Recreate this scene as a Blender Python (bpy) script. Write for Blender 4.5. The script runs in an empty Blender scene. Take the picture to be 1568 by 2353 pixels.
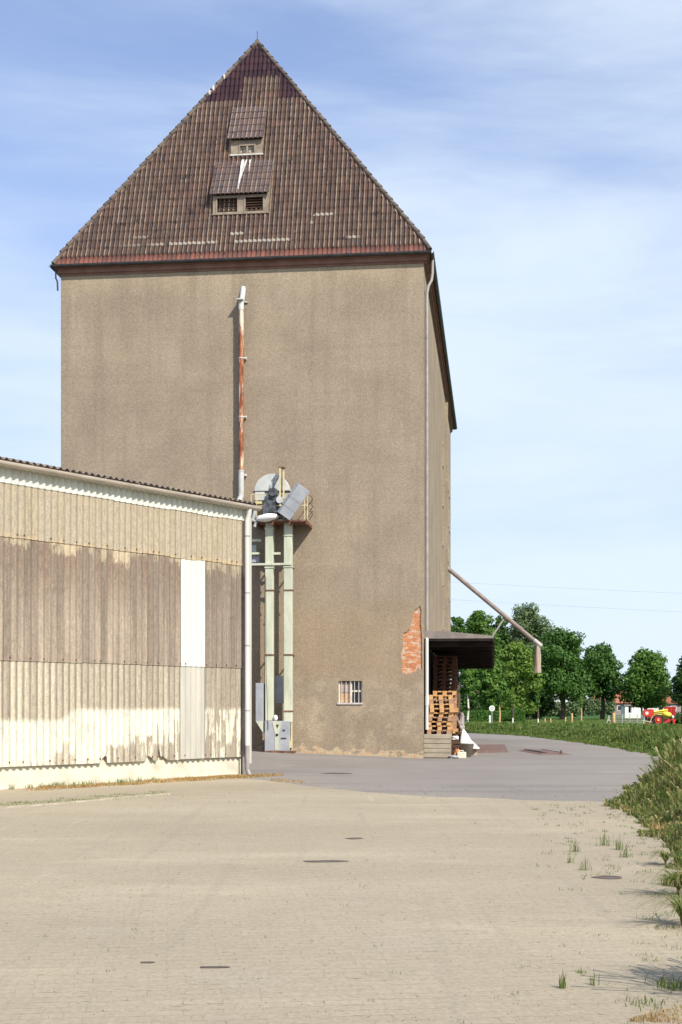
import bpy, bmesh, math, random
import numpy as np
from mathutils import Vector, Matrix
R = math.radians
sc = bpy.context.scene
C = sc.collection

# ------------------------------------------------------------------ camera
EYE = 1.7
FPX = 3128.0            # focal length in units of a 1568 px wide picture
HOR = 1625.0            # row of the horizon in that picture (shift lens)
cam = bpy.data.cameras.new("camera")
cam.sensor_fit = 'HORIZONTAL'
cam.sensor_width = 24.0
cam.lens = 24.0 * FPX / 1568.0
cam.shift_y = (HOR - 1176.5) / 1568.0
cam.clip_end = 5000
co = bpy.data.objects.new("camera", cam)
co.location = (0, 0, EYE)
co.rotation_euler = (R(90), 0, 0)
C.objects.link(co)
sc.camera = co

# ------------------------------------------------------------------ light
SUN_EL = R(42)
SUN_H = Vector((0.585, -0.811)).normalized()       # horizontal direction towards the sun
sun = bpy.data.lights.new("sun", 'SUN')
sun.energy = 4.3
sun.angle = R(0.53)
sun.color = (1.0, 0.93, 0.82)
so = bpy.data.objects.new("sun", sun)
sd = Vector((SUN_H.x * math.cos(SUN_EL), SUN_H.y * math.cos(SUN_EL), math.sin(SUN_EL)))
so.rotation_euler = sd.to_track_quat('Z', 'Y').to_euler()
so.location = (20, -20, 40)
C.objects.link(so)
sc.view_settings.view_transform = 'Standard'
sc.view_settings.look = 'None'
sc.view_settings.exposure = 0.35
sc.view_settings.gamma = 1.0


# ------------------------------------------------------------------ node helper
class NT:
    def __init__(s, nt):
        s.nt = nt
        for n in list(nt.nodes):
            nt.nodes.remove(n)

    def n(s, typ, **kw):
        nd = s.nt.nodes.new(typ)
        for k, v in kw.items():
            setattr(nd, k, v)
        return nd

    def put(s, sock, v):
        if isinstance(v, bpy.types.NodeSocket):
            s.nt.links.new(v, sock)
        elif v is not None:
            if sock.type == 'RGBA' and len(v) == 3:
                v = (*v, 1)
            sock.default_value = v

    def math(s, op, a, b=None, c=None, clamp=False):
        nd = s.n('ShaderNodeMath', operation=op, use_clamp=clamp)
        s.put(nd.inputs[0], a); s.put(nd.inputs[1], b)
        if c is not None: s.put(nd.inputs[2], c)
        return nd.outputs[0]

    def mix(s, f, a, b, mode='MIX'):
        nd = s.n('ShaderNodeMix', data_type='RGBA', blend_type=mode)
        s.put(nd.inputs[0], f); s.put(nd.inputs[6], a); s.put(nd.inputs[7], b)
        return nd.outputs[2]

    def ramp(s, f, stops, interp='LINEAR'):
        nd = s.n('ShaderNodeValToRGB')
        cr = nd.color_ramp; cr.interpolation = interp
        while len(cr.elements) < len(stops): cr.elements.new(0.5)
        for e, (p, c) in zip(cr.elements, stops):
            e.position = p
            e.color = (*c, 1) if not isinstance(c, (int, float)) else (c, c, c, 1)
        s.put(nd.inputs[0], f)
        return nd.outputs[0]

    def step(s, f, a, b):
        nd = s.n('ShaderNodeMapRange', interpolation_type='SMOOTHSTEP')
        s.put(nd.inputs[0], f); s.put(nd.inputs[1], a); s.put(nd.inputs[2], b)
        return nd.outputs[0]

    def noise(s, v, scale, detail=4, rough=0.55, dist=0.0):
        nd = s.n('ShaderNodeTexNoise')
        s.put(nd.inputs['Vector'], v); s.put(nd.inputs['Scale'], scale)
        s.put(nd.inputs['Detail'], detail); s.put(nd.inputs['Roughness'], rough)
        s.put(nd.inputs['Distortion'], dist)
        return nd.outputs[0]

    def map(s, v, scale=(1, 1, 1), rot=(0, 0, 0), loc=(0, 0, 0)):
        nd = s.n('ShaderNodeMapping')
        s.put(nd.inputs[0], v)
        nd.inputs['Location'].default_value = loc
        nd.inputs['Rotation'].default_value = rot
        nd.inputs['Scale'].default_value = scale
        return nd.outputs[0]

    def obj(s):
        return s.n('ShaderNodeTexCoord').outputs['Object']

    def xyz(s, v):
        nd = s.n('ShaderNodeSeparateXYZ'); s.put(nd.inputs[0], v)
        return nd.outputs

    def comb(s, x, y, z):
        nd = s.n('ShaderNodeCombineXYZ')
        s.put(nd.inputs[0], x); s.put(nd.inputs[1], y); s.put(nd.inputs[2], z)
        return nd.outputs[0]

    def white(s, v):
        nd = s.n('ShaderNodeTexWhiteNoise', noise_dimensions='3D')
        s.put(nd.inputs[0], v)
        return nd.outputs[0]

    def bump(s, h, strength, dist=0.01):
        nd = s.n('ShaderNodeBump')
        s.put(nd.inputs['Strength'], strength); s.put(nd.inputs['Distance'], dist)
        s.put(nd.inputs['Height'], h)
        return nd.outputs[0]

    def out(s, col, rough=0.8, bump=None, metal=0.0, spec=0.3, **kw):
        p = s.n('ShaderNodeBsdfPrincipled')
        s.put(p.inputs['Base Color'], col); s.put(p.inputs['Roughness'], rough)
        s.put(p.inputs['Metallic'], metal); s.put(p.inputs['Specular IOR Level'], spec)
        if bump is not None: s.put(p.inputs['Normal'], bump)
        for k, v in kw.items(): s.put(p.inputs[k], v)
        o = s.n('ShaderNodeOutputMaterial')
        s.nt.links.new(p.outputs[0], o.inputs[0])
        return p


def newmat(name):
    m = bpy.data.materials.new(name)
    m.use_nodes = True
    return m, NT(m.node_tree)


# ------------------------------------------------------------------ world
w = bpy.data.worlds.new("World"); sc.world = w; w.use_nodes = True
t = NT(w.node_tree)
sky = t.n('ShaderNodeTexSky', sky_type='NISHITA')
sky.sun_disc = False
sky.sun_elevation = SUN_EL
sky.sun_rotation = math.atan2(SUN_H.x, SUN_H.y)
sky.air_density = 1.0; sky.dust_density = 0.6; sky.ozone_density = 1.6
gen = t.n('ShaderNodeTexCoord').outputs['Generated']
c1 = t.noise(t.map(gen, (1.3, 1.3, 6.5), (0, R(24), 0), (0.7, 0, 0.35)), 1.5, 7, 0.56, 0.35)
c2 = t.noise(t.map(gen, (1.0, 1.0, 2.6), (0, R(10), 0), (3.1, 0, 1.2)), 1.7, 3, 0.5)
cz = t.xyz(gen)
band = t.math('MULTIPLY', t.step(cz[2], 0.46, 0.24), 0.20)     # more veil lower down
right = t.math('MULTIPLY', t.step(cz[0], -0.25, 0.28), 0.16)
cl = t.math('ADD', t.math('ADD', t.math('MULTIPLY', c1, 0.75), t.math('MULTIPLY', c2, 0.55)), t.math('ADD', band, right))
fac = t.math('ADD', 0.06, t.math('MULTIPLY', t.step(cl, 0.57, 0.98), 0.82))
skyc = t.mix(1.0, sky.outputs[0], (1.06, 1.0, 1.10), 'MULTIPLY')
skyc = t.mix(1.0, skyc, t.ramp(cz[2], [(0.0, (0.52, 0.60, 0.72)), (0.16, (0.74, 0.79, 0.88)), (0.34, (1.14, 1.11, 1.08)), (0.6, (1.3, 1.25, 1.2))]), 'MULTIPLY')
colr = t.mix(fac, skyc, (4.9, 5.6, 6.35))
bg = t.n('ShaderNodeBackground')
t.put(bg.inputs[0], colr); bg.inputs[1].default_value = 0.135
wo = t.n('ShaderNodeOutputWorld')
w.node_tree.links.new(bg.outputs[0], wo.inputs[0])


# ------------------------------------------------------------------ object helpers
def tag(o, label=None, cat=None, group=None, kind=None):
    if label: o['label'] = label
    if cat: o['category'] = cat
    if group: o['group'] = group
    if kind: o['kind'] = kind
    return o


def link(o, parent=None):
    C.objects.link(o)
    if parent is not None: o.parent = parent
    return o


def empty(name, loc=(0, 0, 0), rz=0.0, label=None, cat=None, group=None):
    o = bpy.data.objects.new(name, None)
    o.empty_display_size = 0.3
    o.location = loc; o.rotation_euler = (0, 0, rz)
    link(o)
    return tag(o, label, cat, group)


class MB:
    def __init__(s):
        s.v = []; s.f = []; s.sm = []

    def add(s, vs, fs, smooth=False):
        b = len(s.v)
        s.v += [tuple(p) for p in vs]
        s.f += [tuple(b + i for i in f) for f in fs]
        s.sm += [smooth] * len(fs)
        return s

    def box(s, x0, x1, y0, y1, z0, z1, M=None):
        vs = [Vector((x, y, z)) for z in (z0, z1) for y in (y0, y1) for x in (x0, x1)]
        if M is not None: vs = [M @ p for p in vs]
        return s.add(vs, [(0, 2, 3, 1), (4, 5, 7, 6), (0, 1, 5, 4), (2, 6, 7, 3), (0, 4, 6, 2), (1, 3, 7, 5)])

    def tube(s, pts, r, n=10, cap=True, smooth=True, r2=None):
        pts = [Vector(p) for p in pts]
        rs = r if isinstance(r, (list, tuple)) else [r] * len(pts)
        up = None; rings = []
        for i, p in enumerate(pts):
            d = (pts[min(i + 1, len(pts) - 1)] - pts[max(i - 1, 0)]).normalized()
            if up is None:
                up = Vector((0, 0, 1)) if abs(d.z) < 0.9 else Vector((0, 1, 0))
            a = d.cross(up).normalized(); b = a.cross(d).normalized(); up = b
            rings.append([p + (a * math.cos(2 * math.pi * k / n) + b * math.sin(2 * math.pi * k / n)) * rs[i] for k in range(n)])
        vs = [q for rg in rings for q in rg]
        fs = []
        for i in range(len(pts) - 1):
            for k in range(n):
                fs.append((i * n + k, i * n + (k + 1) % n, (i + 1) * n + (k + 1) % n, (i + 1) * n + k))
        s.add(vs, fs, smooth)
        if cap:
            m = len(pts) - 1
            s.add(rings[0], [tuple(range(n - 1, -1, -1))]); s.add(rings[m], [tuple(range(n))])
        return s

    def prism(s, poly, axis, a, b):
        """poly: 2D points, extruded along axis ('x','y','z') from a to b"""
        def P(p, t):
            return {'x': (t, p[0], p[1]), 'y': (p[0], t, p[1]), 'z': (p[0], p[1], t)}[axis]
        n = len(poly)
        vs = [P(p, a) for p in poly] + [P(p, b) for p in poly]
        fs = [tuple(range(n)), tuple(range(2 * n - 1, n - 1, -1))]
        fs += [(i, n + i, n + (i + 1) % n, (i + 1) % n) for i in range(n)]
        return s.add(vs, fs)

    def lathe(s, prof, c=(0, 0, 0), n=20, M=None, smooth=True):
        vs = []; fs = []
        for r, z in prof:
            for k in range(n):
                a = 2 * math.pi * k / n
                p = Vector((r * math.cos(a), r * math.sin(a), z))
                if M is not None: p = M @ p
                vs.append(p + Vector(c))
        for i in range(len(prof) - 1):
            for k in range(n):
                fs.append((i * n + k, i * n + (k + 1) % n, (i + 1) * n + (k + 1) % n, (i + 1) * n + k))
        return s.add(vs, fs, smooth)

    def blob(s, c, rad, seed=0, amp=0.2, nu=14, nv=10, M=None):
        rnd = random.Random(seed)
        ph = [(rnd.uniform(1, 4), rnd.uniform(1, 4), rnd.uniform(0, 6.3)) for _ in range(5)]
        vs = []; fs = []
        for j in range(nv + 1):
            th = math.pi * j / nv
            for k in range(nu):
                a = 2 * math.pi * k / nu
                d = Vector((math.sin(th) * math.cos(a), math.sin(th) * math.sin(a), math.cos(th)))
                q = 1 + amp * sum(math.sin(p0 * 2 * d.x + p1 * 2 * d.z + p2 + d.y * 3) for p0, p1, p2 in ph) / 3
                p = Vector((d.x * rad[0] * q, d.y * rad[1] * q, d.z * rad[2] * q))
                if M is not None: p = M @ p
                vs.append(p + Vector(c))
        for j in range(nv):
            for k in range(nu):
                fs.append((j * nu + k, (j + 1) * nu + k, (j + 1) * nu + (k + 1) % nu, j * nu + (k + 1) % nu))
        return s.add(vs, fs, True)

    def build(s, name, mat, parent=None, bevel=0.0, fix=True):
        me = bpy.data.meshes.new(name)
        me.from_pydata(s.v, [], s.f)
        me.polygons.foreach_set('use_smooth', s.sm)
        if fix or bevel:
            bm = bmesh.new(); bm.from_mesh(me)
            if fix: bmesh.ops.recalc_face_normals(bm, faces=bm.faces)
            bm.to_mesh(me); bm.free()
        me.materials.append(mat)
        o = bpy.data.objects.new(name, me)
        if bevel:
            b = o.modifiers.new('bevel', 'BEVEL'); b.width = bevel; b.segments = 2; b.limit_method = 'ANGLE'
        return link(o, parent)


def npmesh(name, verts, faces, mat, parent=None, smooth=False):
    """verts Nx3, faces Mx4 or Mx3 numpy"""
    me = bpy.data.meshes.new(name)
    k = faces.shape[1]; m = faces.shape[0]
    me.vertices.add(len(verts)); me.vertices.foreach_set('co', verts.astype(np.float32).ravel())
    me.loops.add(m * k); me.loops.foreach_set('vertex_index', faces.astype(np.int32).ravel())
    me.polygons.add(m); me.polygons.foreach_set('loop_start', np.arange(0, m * k, k, dtype=np.int32))
    me.polygons.foreach_set('loop_total', np.full(m, k, dtype=np.int32))
    if smooth: me.polygons.foreach_set('use_smooth', np.ones(m, dtype=bool))
    me.update(calc_edges=True); me.validate()
    me.materials.append(mat)
    return link(bpy.data.objects.new(name, me), parent)


def gridmesh(name, P, mat, parent=None, smooth=False):
    """P: array (rows, cols, 3)"""
    r, c = P.shape[:2]
    idx = np.arange(r * c).reshape(r, c)
    f = np.stack([idx[:-1, :-1], idx[:-1, 1:], idx[1:, 1:], idx[1:, :-1]], -1).reshape(-1, 4)
    return npmesh(name, P.reshape(-1, 3), f, mat, parent, smooth)


def sstep(x, a, b):
    t_ = np.clip((np.asarray(x, float) - a) / (b - a), 0, 1)
    return t_ * t_ * (3 - 2 * t_)


# measuring helper: a pixel of the 1568-wide picture at depth Y -> X, Z
def PX(px, Y): return (px - 784.0) / FPX * Y
def PZ(py, Y): return EYE + (HOR - py) / FPX * Y

# ------------------------------------------------------------------ terrain functions
BY = np.array([-40, 3, 7.3, 9.2, 10.7, 11.4, 14.6, 17.2, 20.5, 24.2, 27, 30.4, 38, 46.2, 57.2, 68.2, 80.6, 88.6, 98, 112, 130])
BX = np.array([1.2, 1.7, 1.95, 2.35, 2.75, 2.85, 3.4, 3.9, 4.3, 4.75, 5.6, 6.5, 8.5, 10.4, 11.3, 11.3, 10.7, 8.5, 2.0, -12.0, -40.0])
BX = BX + np.interp(BY, [0, 9.5, 12, 17, 24, 30, 38, 50, 60], [0.42, 0.36, 0.20, 0.20, 0.12, 0.25, 0.55, 0.5, 0.0])
def XR(y): return np.interp(y, BY, BX)
def gz(x, y):
    x = np.asarray(x, float); y = np.asarray(y, float)
    bump = 0.235 * np.clip((2.7 - x) / 5.7, 0, 1) * sstep(y, 34.5, 44.5)
    d = x - XR(y)
    bank = 0.30 * sstep(d, 0.0, 2.2) + 0.22 * sstep(d, 0.3, 3.0) * (1 - sstep(y, 42, 75))
    return bump + bank
def gz1(x, y): return float(gz(x, y))

# ------------------------------------------------------------------ materials
def simple(name, c1, c2, scale=3.0, rough=0.75, bump=0.15, bs=60.0, stretch=(1, 1, 1), metal=0.0, detail=5, lo=0.35, hi=0.65, spec=0.3):
    m, t = newmat(name)
    v = t.map(t.obj(), stretch)
    f = t.noise(v, scale, detail)
    col = t.ramp(f, [(lo, c1), (hi, c2)])
    t.out(col, rough, t.bump(t.noise(v, bs, 3), bump, 0.01) if bump else None, metal, spec)
    return m


def m_plaster():
    m, t = newmat('plaster')
    o = t.obj(); x, y, z = t.xyz(o)
    base = t.ramp(t.noise(o, 0.55, 5, 0.6), [(0.30, (0.276, 0.222, 0.163)), (0.70, (0.372, 0.302, 0.222))])
    # faint vertical runs
    st = t.noise(t.map(o, (2.6, 2.6, 0.16)), 1.3, 4)
    base = t.mix(t.math('MULTIPLY', t.step(st, 0.46, 0.74), 0.36), base, (0.235, 0.190, 0.145))
    # horizontal day-work bands
    hb = t.noise(t.map(o, (0.10, 0.10, 2.3)), 1.6, 4)
    base = t.mix(t.math('MULTIPLY', t.step(hb, 0.50, 0.68), 0.16), base, (0.25, 0.20, 0.15))
    zz = t.math('ADD', z, t.math('MULTIPLY', t.math('SUBTRACT', t.noise(o, 0.7, 4), 0.5), 1.6))
    # paler strip under the eaves
    base = t.mix(t.math('MULTIPLY', t.step(zz, 15.4, 16.3), 0.35), base, (0.47, 0.385, 0.255))
    rs_ = t.noise(t.map(o, (1.5, 1.5, 0.10), (0, 0, 0), (4, 0, 0)), 1.1, 5, 0.6)
    base = t.mix(t.math('MULTIPLY', t.math('MULTIPLY', t.step(rs_, 0.48, 0.64), t.step(z, 8.5, 15.0)), 0.30), base, (0.225, 0.178, 0.132))
    pt = t.noise(t.map(o, (1, 1, 1.4), (0, 0, 0), (1.7, 0, 5)), 0.30, 3)
    base = t.mix(t.math('MULTIPLY', t.step(pt, 0.56, 0.68), 0.30), base, (0.43, 0.35, 0.24))
    # ochre zone at the bottom, pale repairs below it
    och = t.math('MULTIPLY', t.math('MULTIPLY', t.step(zz, 5.6, 4.4), t.step(zz, 2.2, 2.9)), 0.32)
    base = t.mix(och, base, (0.345, 0.250, 0.150))
    low = t.math('MULTIPLY', t.step(t.noise(o, 1.5, 5), 0.46, 0.64), t.math('MULTIPLY', t.step(zz, 3.0, 2.2), 0.45))
    base = t.mix(low, base, (0.47, 0.385, 0.27))
    foot = t.math('MULTIPLY', t.step(zz, 0.75, 0.25), 0.30)
    base = t.mix(foot, base, (0.26, 0.215, 0.15))
    # crumbled foot: brick orange and lime bits
    cb = t.noise(t.map(o, (1, 1, 2)), 3.3, 4)
    edge = t.step(t.math('ADD', t.math('ADD', z, t.math('MULTIPLY', x, 0.041)), t.math('MULTIPLY', t.math('SUBTRACT', cb, 0.5), 1.3)), 0.17, 0.10)
    bits = t.ramp(t.noise(o, 9, 3), [(0.42, (0.62, 0.52, 0.34)), (0.5, (0.55, 0.45, 0.30)), (0.64, (0.55, 0.27, 0.14))])
    base = t.mix(t.math('MULTIPLY', edge, 0.65), base, bits)
    # grit
    g = t.noise(o, 26, 3, 0.7)
    base = t.mix(0.85, base, t.ramp(g, [(0.30, 0.62), (0.5, 0.98), (0.72, 1.36)]), 'MULTIPLY')
    g2 = t.noise(o, 9, 3, 0.7)
    base = t.mix(0.5, base, t.ramp(g2, [(0.35, 0.80), (0.65, 1.2)]), 'MULTIPLY')
    t.out(base, 0.95, t.bump(t.noise(o, 40, 3, 0.7), 0.55, 0.02), spec=0.1)
    return m


TP, TR = 0.16, 0.31      # pantile pitch, course height along z
ZE, ZK = 16.72, 17.16    # eave and kink
ZAP = 25.72
def m_tiles():
    m, t = newmat('roof_tile')
    o = t.obj(); x, y, z = t.xyz(o)
    n = t.xyz(t.n('ShaderNodeNewGeometry').outputs['Normal'])
    # along-slope coordinate: x on the end hips, y on the long sides (object space is building space)
    at = t.n('ShaderNodeAttribute', attribute_name='tile_uv').outputs['Vector']
    u, v, q = t.xyz(at)
    cu = t.math('FLOOR', t.math('DIVIDE', u, TP)); cv = t.math('FLOOR', t.math('DIVIDE', v, TR))
    r1 = t.white(t.comb(cu, cv, 0.3)); r2 = t.white(t.comb(cu, t.math('FLOOR', t.math('DIVIDE', cv, 5.0)), 2.3))
    col = t.ramp(r1, [(0.0, (0.108, 0.074, 0.069)), (0.45, (0.138, 0.092, 0.082)), (0.85, (0.172, 0.100, 0.083)), (1.0, (0.080, 0.060, 0.062))])
    big = t.noise(t.comb(u, v, 0.0), 0.5, 4)
    col = t.mix(t.math('MULTIPLY', t.step(big, 0.45, 0.7), 0.5), col, (0.150, 0.112, 0.092))
    # lichen light along the rolls: narrow line inside each column
    fu = t.math('FRACT', t.math('DIVIDE', u, TP)); fv = t.math('FRACT', t.math('DIVIDE', v, TR))
    line = t.math('MULTIPLY', t.step(fu, 0.04, 0.14), t.step(fu, 0.38, 0.26))
    ln = t.noise(t.comb(t.math('MULTIPLY', cu, 0.77), t.math('MULTIPLY', v, 0.75), 0.0), 1.0, 4, 0.6)
    line = t.math('MULTIPLY', line, t.math('ADD', 0.70, t.math('MULTIPLY', t.math('GREATER_THAN', q, -0.5), 0.30)))
    line = t.math('MULTIPLY', line, t.math('ADD', 0.30, t.math('MULTIPLY', t.step(ln, 0.38, 0.60), 0.70)))
    col = t.mix(line, col, t.mix(r2, (0.58, 0.46, 0.34), (0.46, 0.30, 0.21)))
    # dark newer glazed tiles at the top with an old patch left in the middle
    top = t.math('GREATER_THAN', v, ZAP - 2.50 - ZE)
    mid = t.math('MULTIPLY', t.math('MULTIPLY', t.math('GREATER_THAN', u, -6.55), t.math('LESS_THAN', u, -5.25)), t.math('LESS_THAN', v, ZAP - 1.55 - ZE))
    top = t.math('MULTIPLY', top, t.math('SUBTRACT', 1.0, mid))
    top = t.math('MULTIPLY', top, t.math('GREATER_THAN', q, 0.5))
    col = t.mix(top, col, t.mix(r1, (0.050, 0.030, 0.045), (0.105, 0.052, 0.062)))
    # streaks of lime under the gap dormer
    col = t.mix(t.math('LESS_THAN', q, -0.5), col, t.mix(1.0, col, (0.66, 0.71, 0.76), 'MULTIPLY'))     # dormer tile colour darkened to offset their brighter-lit slope
    # red new eave course
    red = t.math('LESS_THAN', v, 0.30)
    col = t.mix(red, col, t.mix(r1, (0.215, 0.085, 0.062), (0.125, 0.062, 0.052)))
    # dark line low on each course and white mortar runs on a few courses near the eave
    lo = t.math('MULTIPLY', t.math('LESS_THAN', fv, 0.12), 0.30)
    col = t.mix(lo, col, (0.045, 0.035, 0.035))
    ms = t.noise(t.comb(t.math('MULTIPLY', u, 0.55), t.math('MULTIPLY', cv, 3.7), 1.0), 1.0, 3)
    row1 = t.math('MULTIPLY', t.math('GREATER_THAN', v, 0.60), t.math('LESS_THAN', v, 0.80))
    row2 = t.math('MULTIPLY', t.math('GREATER_THAN', v, 0.90), t.math('LESS_THAN', v, t.math('ADD', 1.1, t.math('MULTIPLY', t.step(u, -4.0, -3.6), 0.7))))
    midu = t.math('MULTIPLY', t.step(u, -11.0, -8.0), t.step(u, -0.6, -1.6))
    m1 = t.math('MULTIPLY', row1, t.math('MULTIPLY', midu, t.step(ms, 0.44, 0.49)))
    m2 = t.math('MULTIPLY', row2, t.math('MULTIPLY', midu, t.step(ms, 0.56, 0.60)))
    mo = t.math('MULTIPLY', t.math('LESS_THAN', fv, 0.34), t.math('MAXIMUM', m1, m2))
    mo = t.math('MULTIPLY', mo, t.math('MULTIPLY', t.step(fu, 0.0, 0.2), t.math('GREATER_THAN', r1, 0.15)))
    col = t.mix(t.math('MULTIPLY', mo, 0.75), col, (0.66, 0.60, 0.50))
    # stray pale and dark blotches
    b = t.noise(t.comb(u, v, 5.0), 2.2, 5, 0.65)
    col = t.mix(t.math('MULTIPLY', t.step(b, 0.64, 0.74), 0.5), col, (0.42, 0.36, 0.28))
    col = t.mix(t.math('MULTIPLY', t.step(b, 0.42, 0.32), 0.7), col, (0.035, 0.03, 0.035))
    t.out(col, 0.8, t.bump(t.noise(o, 30, 3), 0.3, 0.01), spec=0.25)
    return m


def m_sheet(name, kind):
    m, t = newmat(name)
    o = t.obj(); x, y, z = t.xyz(o)
    cu = t.math('FLOOR', t.math('DIVIDE', x, 0.177))
    r = t.white(t.comb(cu, 1.0, 2.0))
    fine = t.noise(t.map(o, (9, 9, 2.2)), 3.0, 5, 0.65)
    st = t.noise(t.map(o, (5.5, 5.5, 0.22)), 1.5, 5, 0.6)
    if kind == 'upper':
        col = t.ramp(st, [(0.3, (0.33, 0.275, 0.19)), (0.5, (0.42, 0.355, 0.25)), (0.72, (0.36, 0.315, 0.24))])
        col = t.mix(t.math('MULTIPLY', r, 0.35), col, (0.40, 0.36, 0.30))
        lowe = t.step(t.math('ADD', z, t.math('MULTIPLY', t.math('SUBTRACT', r, 0.5), 0.10)), 5.28, 5.20)
        col = t.mix(t.math('MULTIPLY', lowe, 0.5), col, (0.54, 0.40, 0.23))
    elif kind == 'middle':
        col = t.ramp(st, [(0.3, (0.235, 0.195, 0.155)), (0.6, (0.365, 0.310, 0.250)), (0.8, (0.45, 0.395, 0.31))])
        dark = t.math('MULTIPLY', t.step(z, 3.3, 5.0), t.math('ADD', 0.10, t.math('MULTIPLY', r, 0.75)))
        col = t.mix(dark, col, (0.185, 0.135, 0.105))
        # lichen drips below the lap
        dz = t.math('ADD', z, t.math('MULTIPLY', t.math('SUBTRACT', t.white(t.comb(cu, 7.0, 1.0)), 0.5), 0.42))
        dz = t.math('ADD', dz, t.math('MULTIPLY', t.math('SUBTRACT', t.noise(o, 7, 3), 0.5), 0.35))
        dz = t.math('ADD', dz, t.math('MULTIPLY', t.math('SUBTRACT', fine, 0.5), 0.45))
        col = t.mix(t.math('MULTIPLY', t.step(dz, 4.99, 5.16), 0.7), col, (0.52, 0.455, 0.32))
        col = t.mix(1.0, col, t.mix(r, (0.68, 0.66, 0.65), (1.20, 1.18, 1.14)), 'MULTIPLY')
    else:
        col = t.ramp(st, [(0.3, (0.25, 0.21, 0.16)), (0.6, (0.36, 0.31, 0.24)), (0.8, (0.46, 0.41, 0.32))])
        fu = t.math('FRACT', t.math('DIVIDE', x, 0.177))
        sun_paint = t.math('MULTIPLY', t.step(t.math('ABSOLUTE', t.math('SUBTRACT', fu, 0.62)), 0.34, 0.10), t.step(r, 0.1, 0.6))
        col = t.mix(t.math('MULTIPLY', sun_paint, t.math('ADD', 0.35, t.math('MULTIPLY', t.step(x, -4.0, -7.5), 0.3))), col, (0.66, 0.61, 0.47))  # sunward flank of each corrugation painted lighter
        # cream paint to about a man's height with an uneven upper edge
        wv = t.noise(t.comb(t.math('MULTIPLY', x, 0.9), 0.0, 0.0), 1.0, 4)
        top = t.math('ADD', t.math('ADD', 1.44, t.math('MULTIPLY', t.step(x, -6.0, -5.4), 0.22)), t.math('MULTIPLY', t.math('SUBTRACT', wv, 0.5), 0.16))
        top = t.math('SUBTRACT', top, t.math('MULTIPLY', t.step(x, -9.0, -14.0), 0.2))
        dz = t.math('SUBTRACT', top, t.math('ADD', z, t.math('MULTIPLY', t.math('SUBTRACT', fine, 0.5), 0.30)))
        paint = t.step(dz, -0.05, 0.07)
        stk = t.noise(t.map(o, (9, 9, 0.8)), 1.3, 5, 0.6)
        s1 = t.math('MULTIPLY', t.step(x, -2.3, -1.9), t.step(stk, 0.50, 0.44))
        hcol = t.math('ADD', 0.78, t.math('MULTIPLY', t.white(t.comb(cu, 5.0, 9.0)), 0.34))
        s2 = t.math('MULTIPLY', t.math('MULTIPLY', t.step(x, -4.65, -4.45), t.step(t.math('ADD', z, t.math('MULTIPLY', t.math('SUBTRACT', fine, 0.5), 0.3)), t.math('ADD', hcol, 0.05), t.math('SUBTRACT', hcol, 0.06))), t.step(stk, 0.60, 0.52))
        s3 = t.math('MULTIPLY', t.math('MULTIPLY', t.step(x, -3.3, -2.9), t.step(stk, 0.46, 0.40)), t.step(z, 1.5, 1.3))
        s4 = t.math('MULTIPLY', t.math('MULTIPLY', t.math('MULTIPLY', t.step(x, -6.25, -6.0), t.step(x, -5.35, -5.55)), t.step(z, t.math('SUBTRACT', hcol, 0.06), t.math('SUBTRACT', hcol, 0.20))), 0.8)
        s5 = t.math('MULTIPLY', t.step(z, 0.62, 0.52), t.step(stk, 0.44, 0.38))
        wear = t.math('MAXIMUM', t.math('MAXIMUM', s1, s2), t.math('MAXIMUM', t.math('MAXIMUM', s3, s4), s5))
        paint = t.math('MULTIPLY', paint, t.math('SUBTRACT', 1.0, wear))
        pc = t.ramp(t.noise(t.map(o, (1, 1, 0.6)), 1.7, 4), [(0.36, (0.55, 0.54, 0.47)), (0.46, (0.72, 0.69, 0.55)), (0.7, (0.78, 0.75, 0.60))])
        col = t.mix(t.math('MULTIPLY', paint, 0.93), col, pc)
    col = t.mix(0.75, col, t.ramp(fine, [(0.3, 0.72), (0.5, 1.0), (0.7, 1.22)]), 'MULTIPLY')
    col = t.mix(0.5, col, t.ramp(t.noise(o, 22, 3, 0.7), [(0.32, 0.70), (0.5, 1.0), (0.68, 1.25)]), 'MULTIPLY')
    # rib shading painted as a dark line on every corrugation
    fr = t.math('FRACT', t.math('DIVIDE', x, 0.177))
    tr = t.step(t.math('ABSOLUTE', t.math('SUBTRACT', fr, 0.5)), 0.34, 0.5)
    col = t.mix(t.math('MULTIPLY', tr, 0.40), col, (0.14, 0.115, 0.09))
    t.out(col, 0.9, t.bump(t.noise(o, 70, 3), 0.3, 0.005), spec=0.15)
    return m


def m_rustpipe():
    m, t = newmat('rusted_paint')
    o = t.obj(); x, y, z = t.xyz(o)
    a = t.noise(t.map(o, (9, 9, 0.8)), 1.3, 5, 0.65)
    rust = t.ramp(t.noise(t.map(o, (4, 4, 1.2)), 2.0, 5, 0.7), [(0.34, (0.13, 0.04, 0.025)), (0.5, (0.31, 0.105, 0.045)), (0.66, (0.50, 0.28, 0.15))])
    p = t.math('ADD', a, t.math('MULTIPLY', t.step(z, 13.3, 14.8), 0.16))
    col = t.mix(t.step(p, 0.57, 0.63), rust, (0.62, 0.56, 0.44))
    t.out(col, 0.8, t.bump(a, 0.4, 0.01))
    return m


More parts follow.
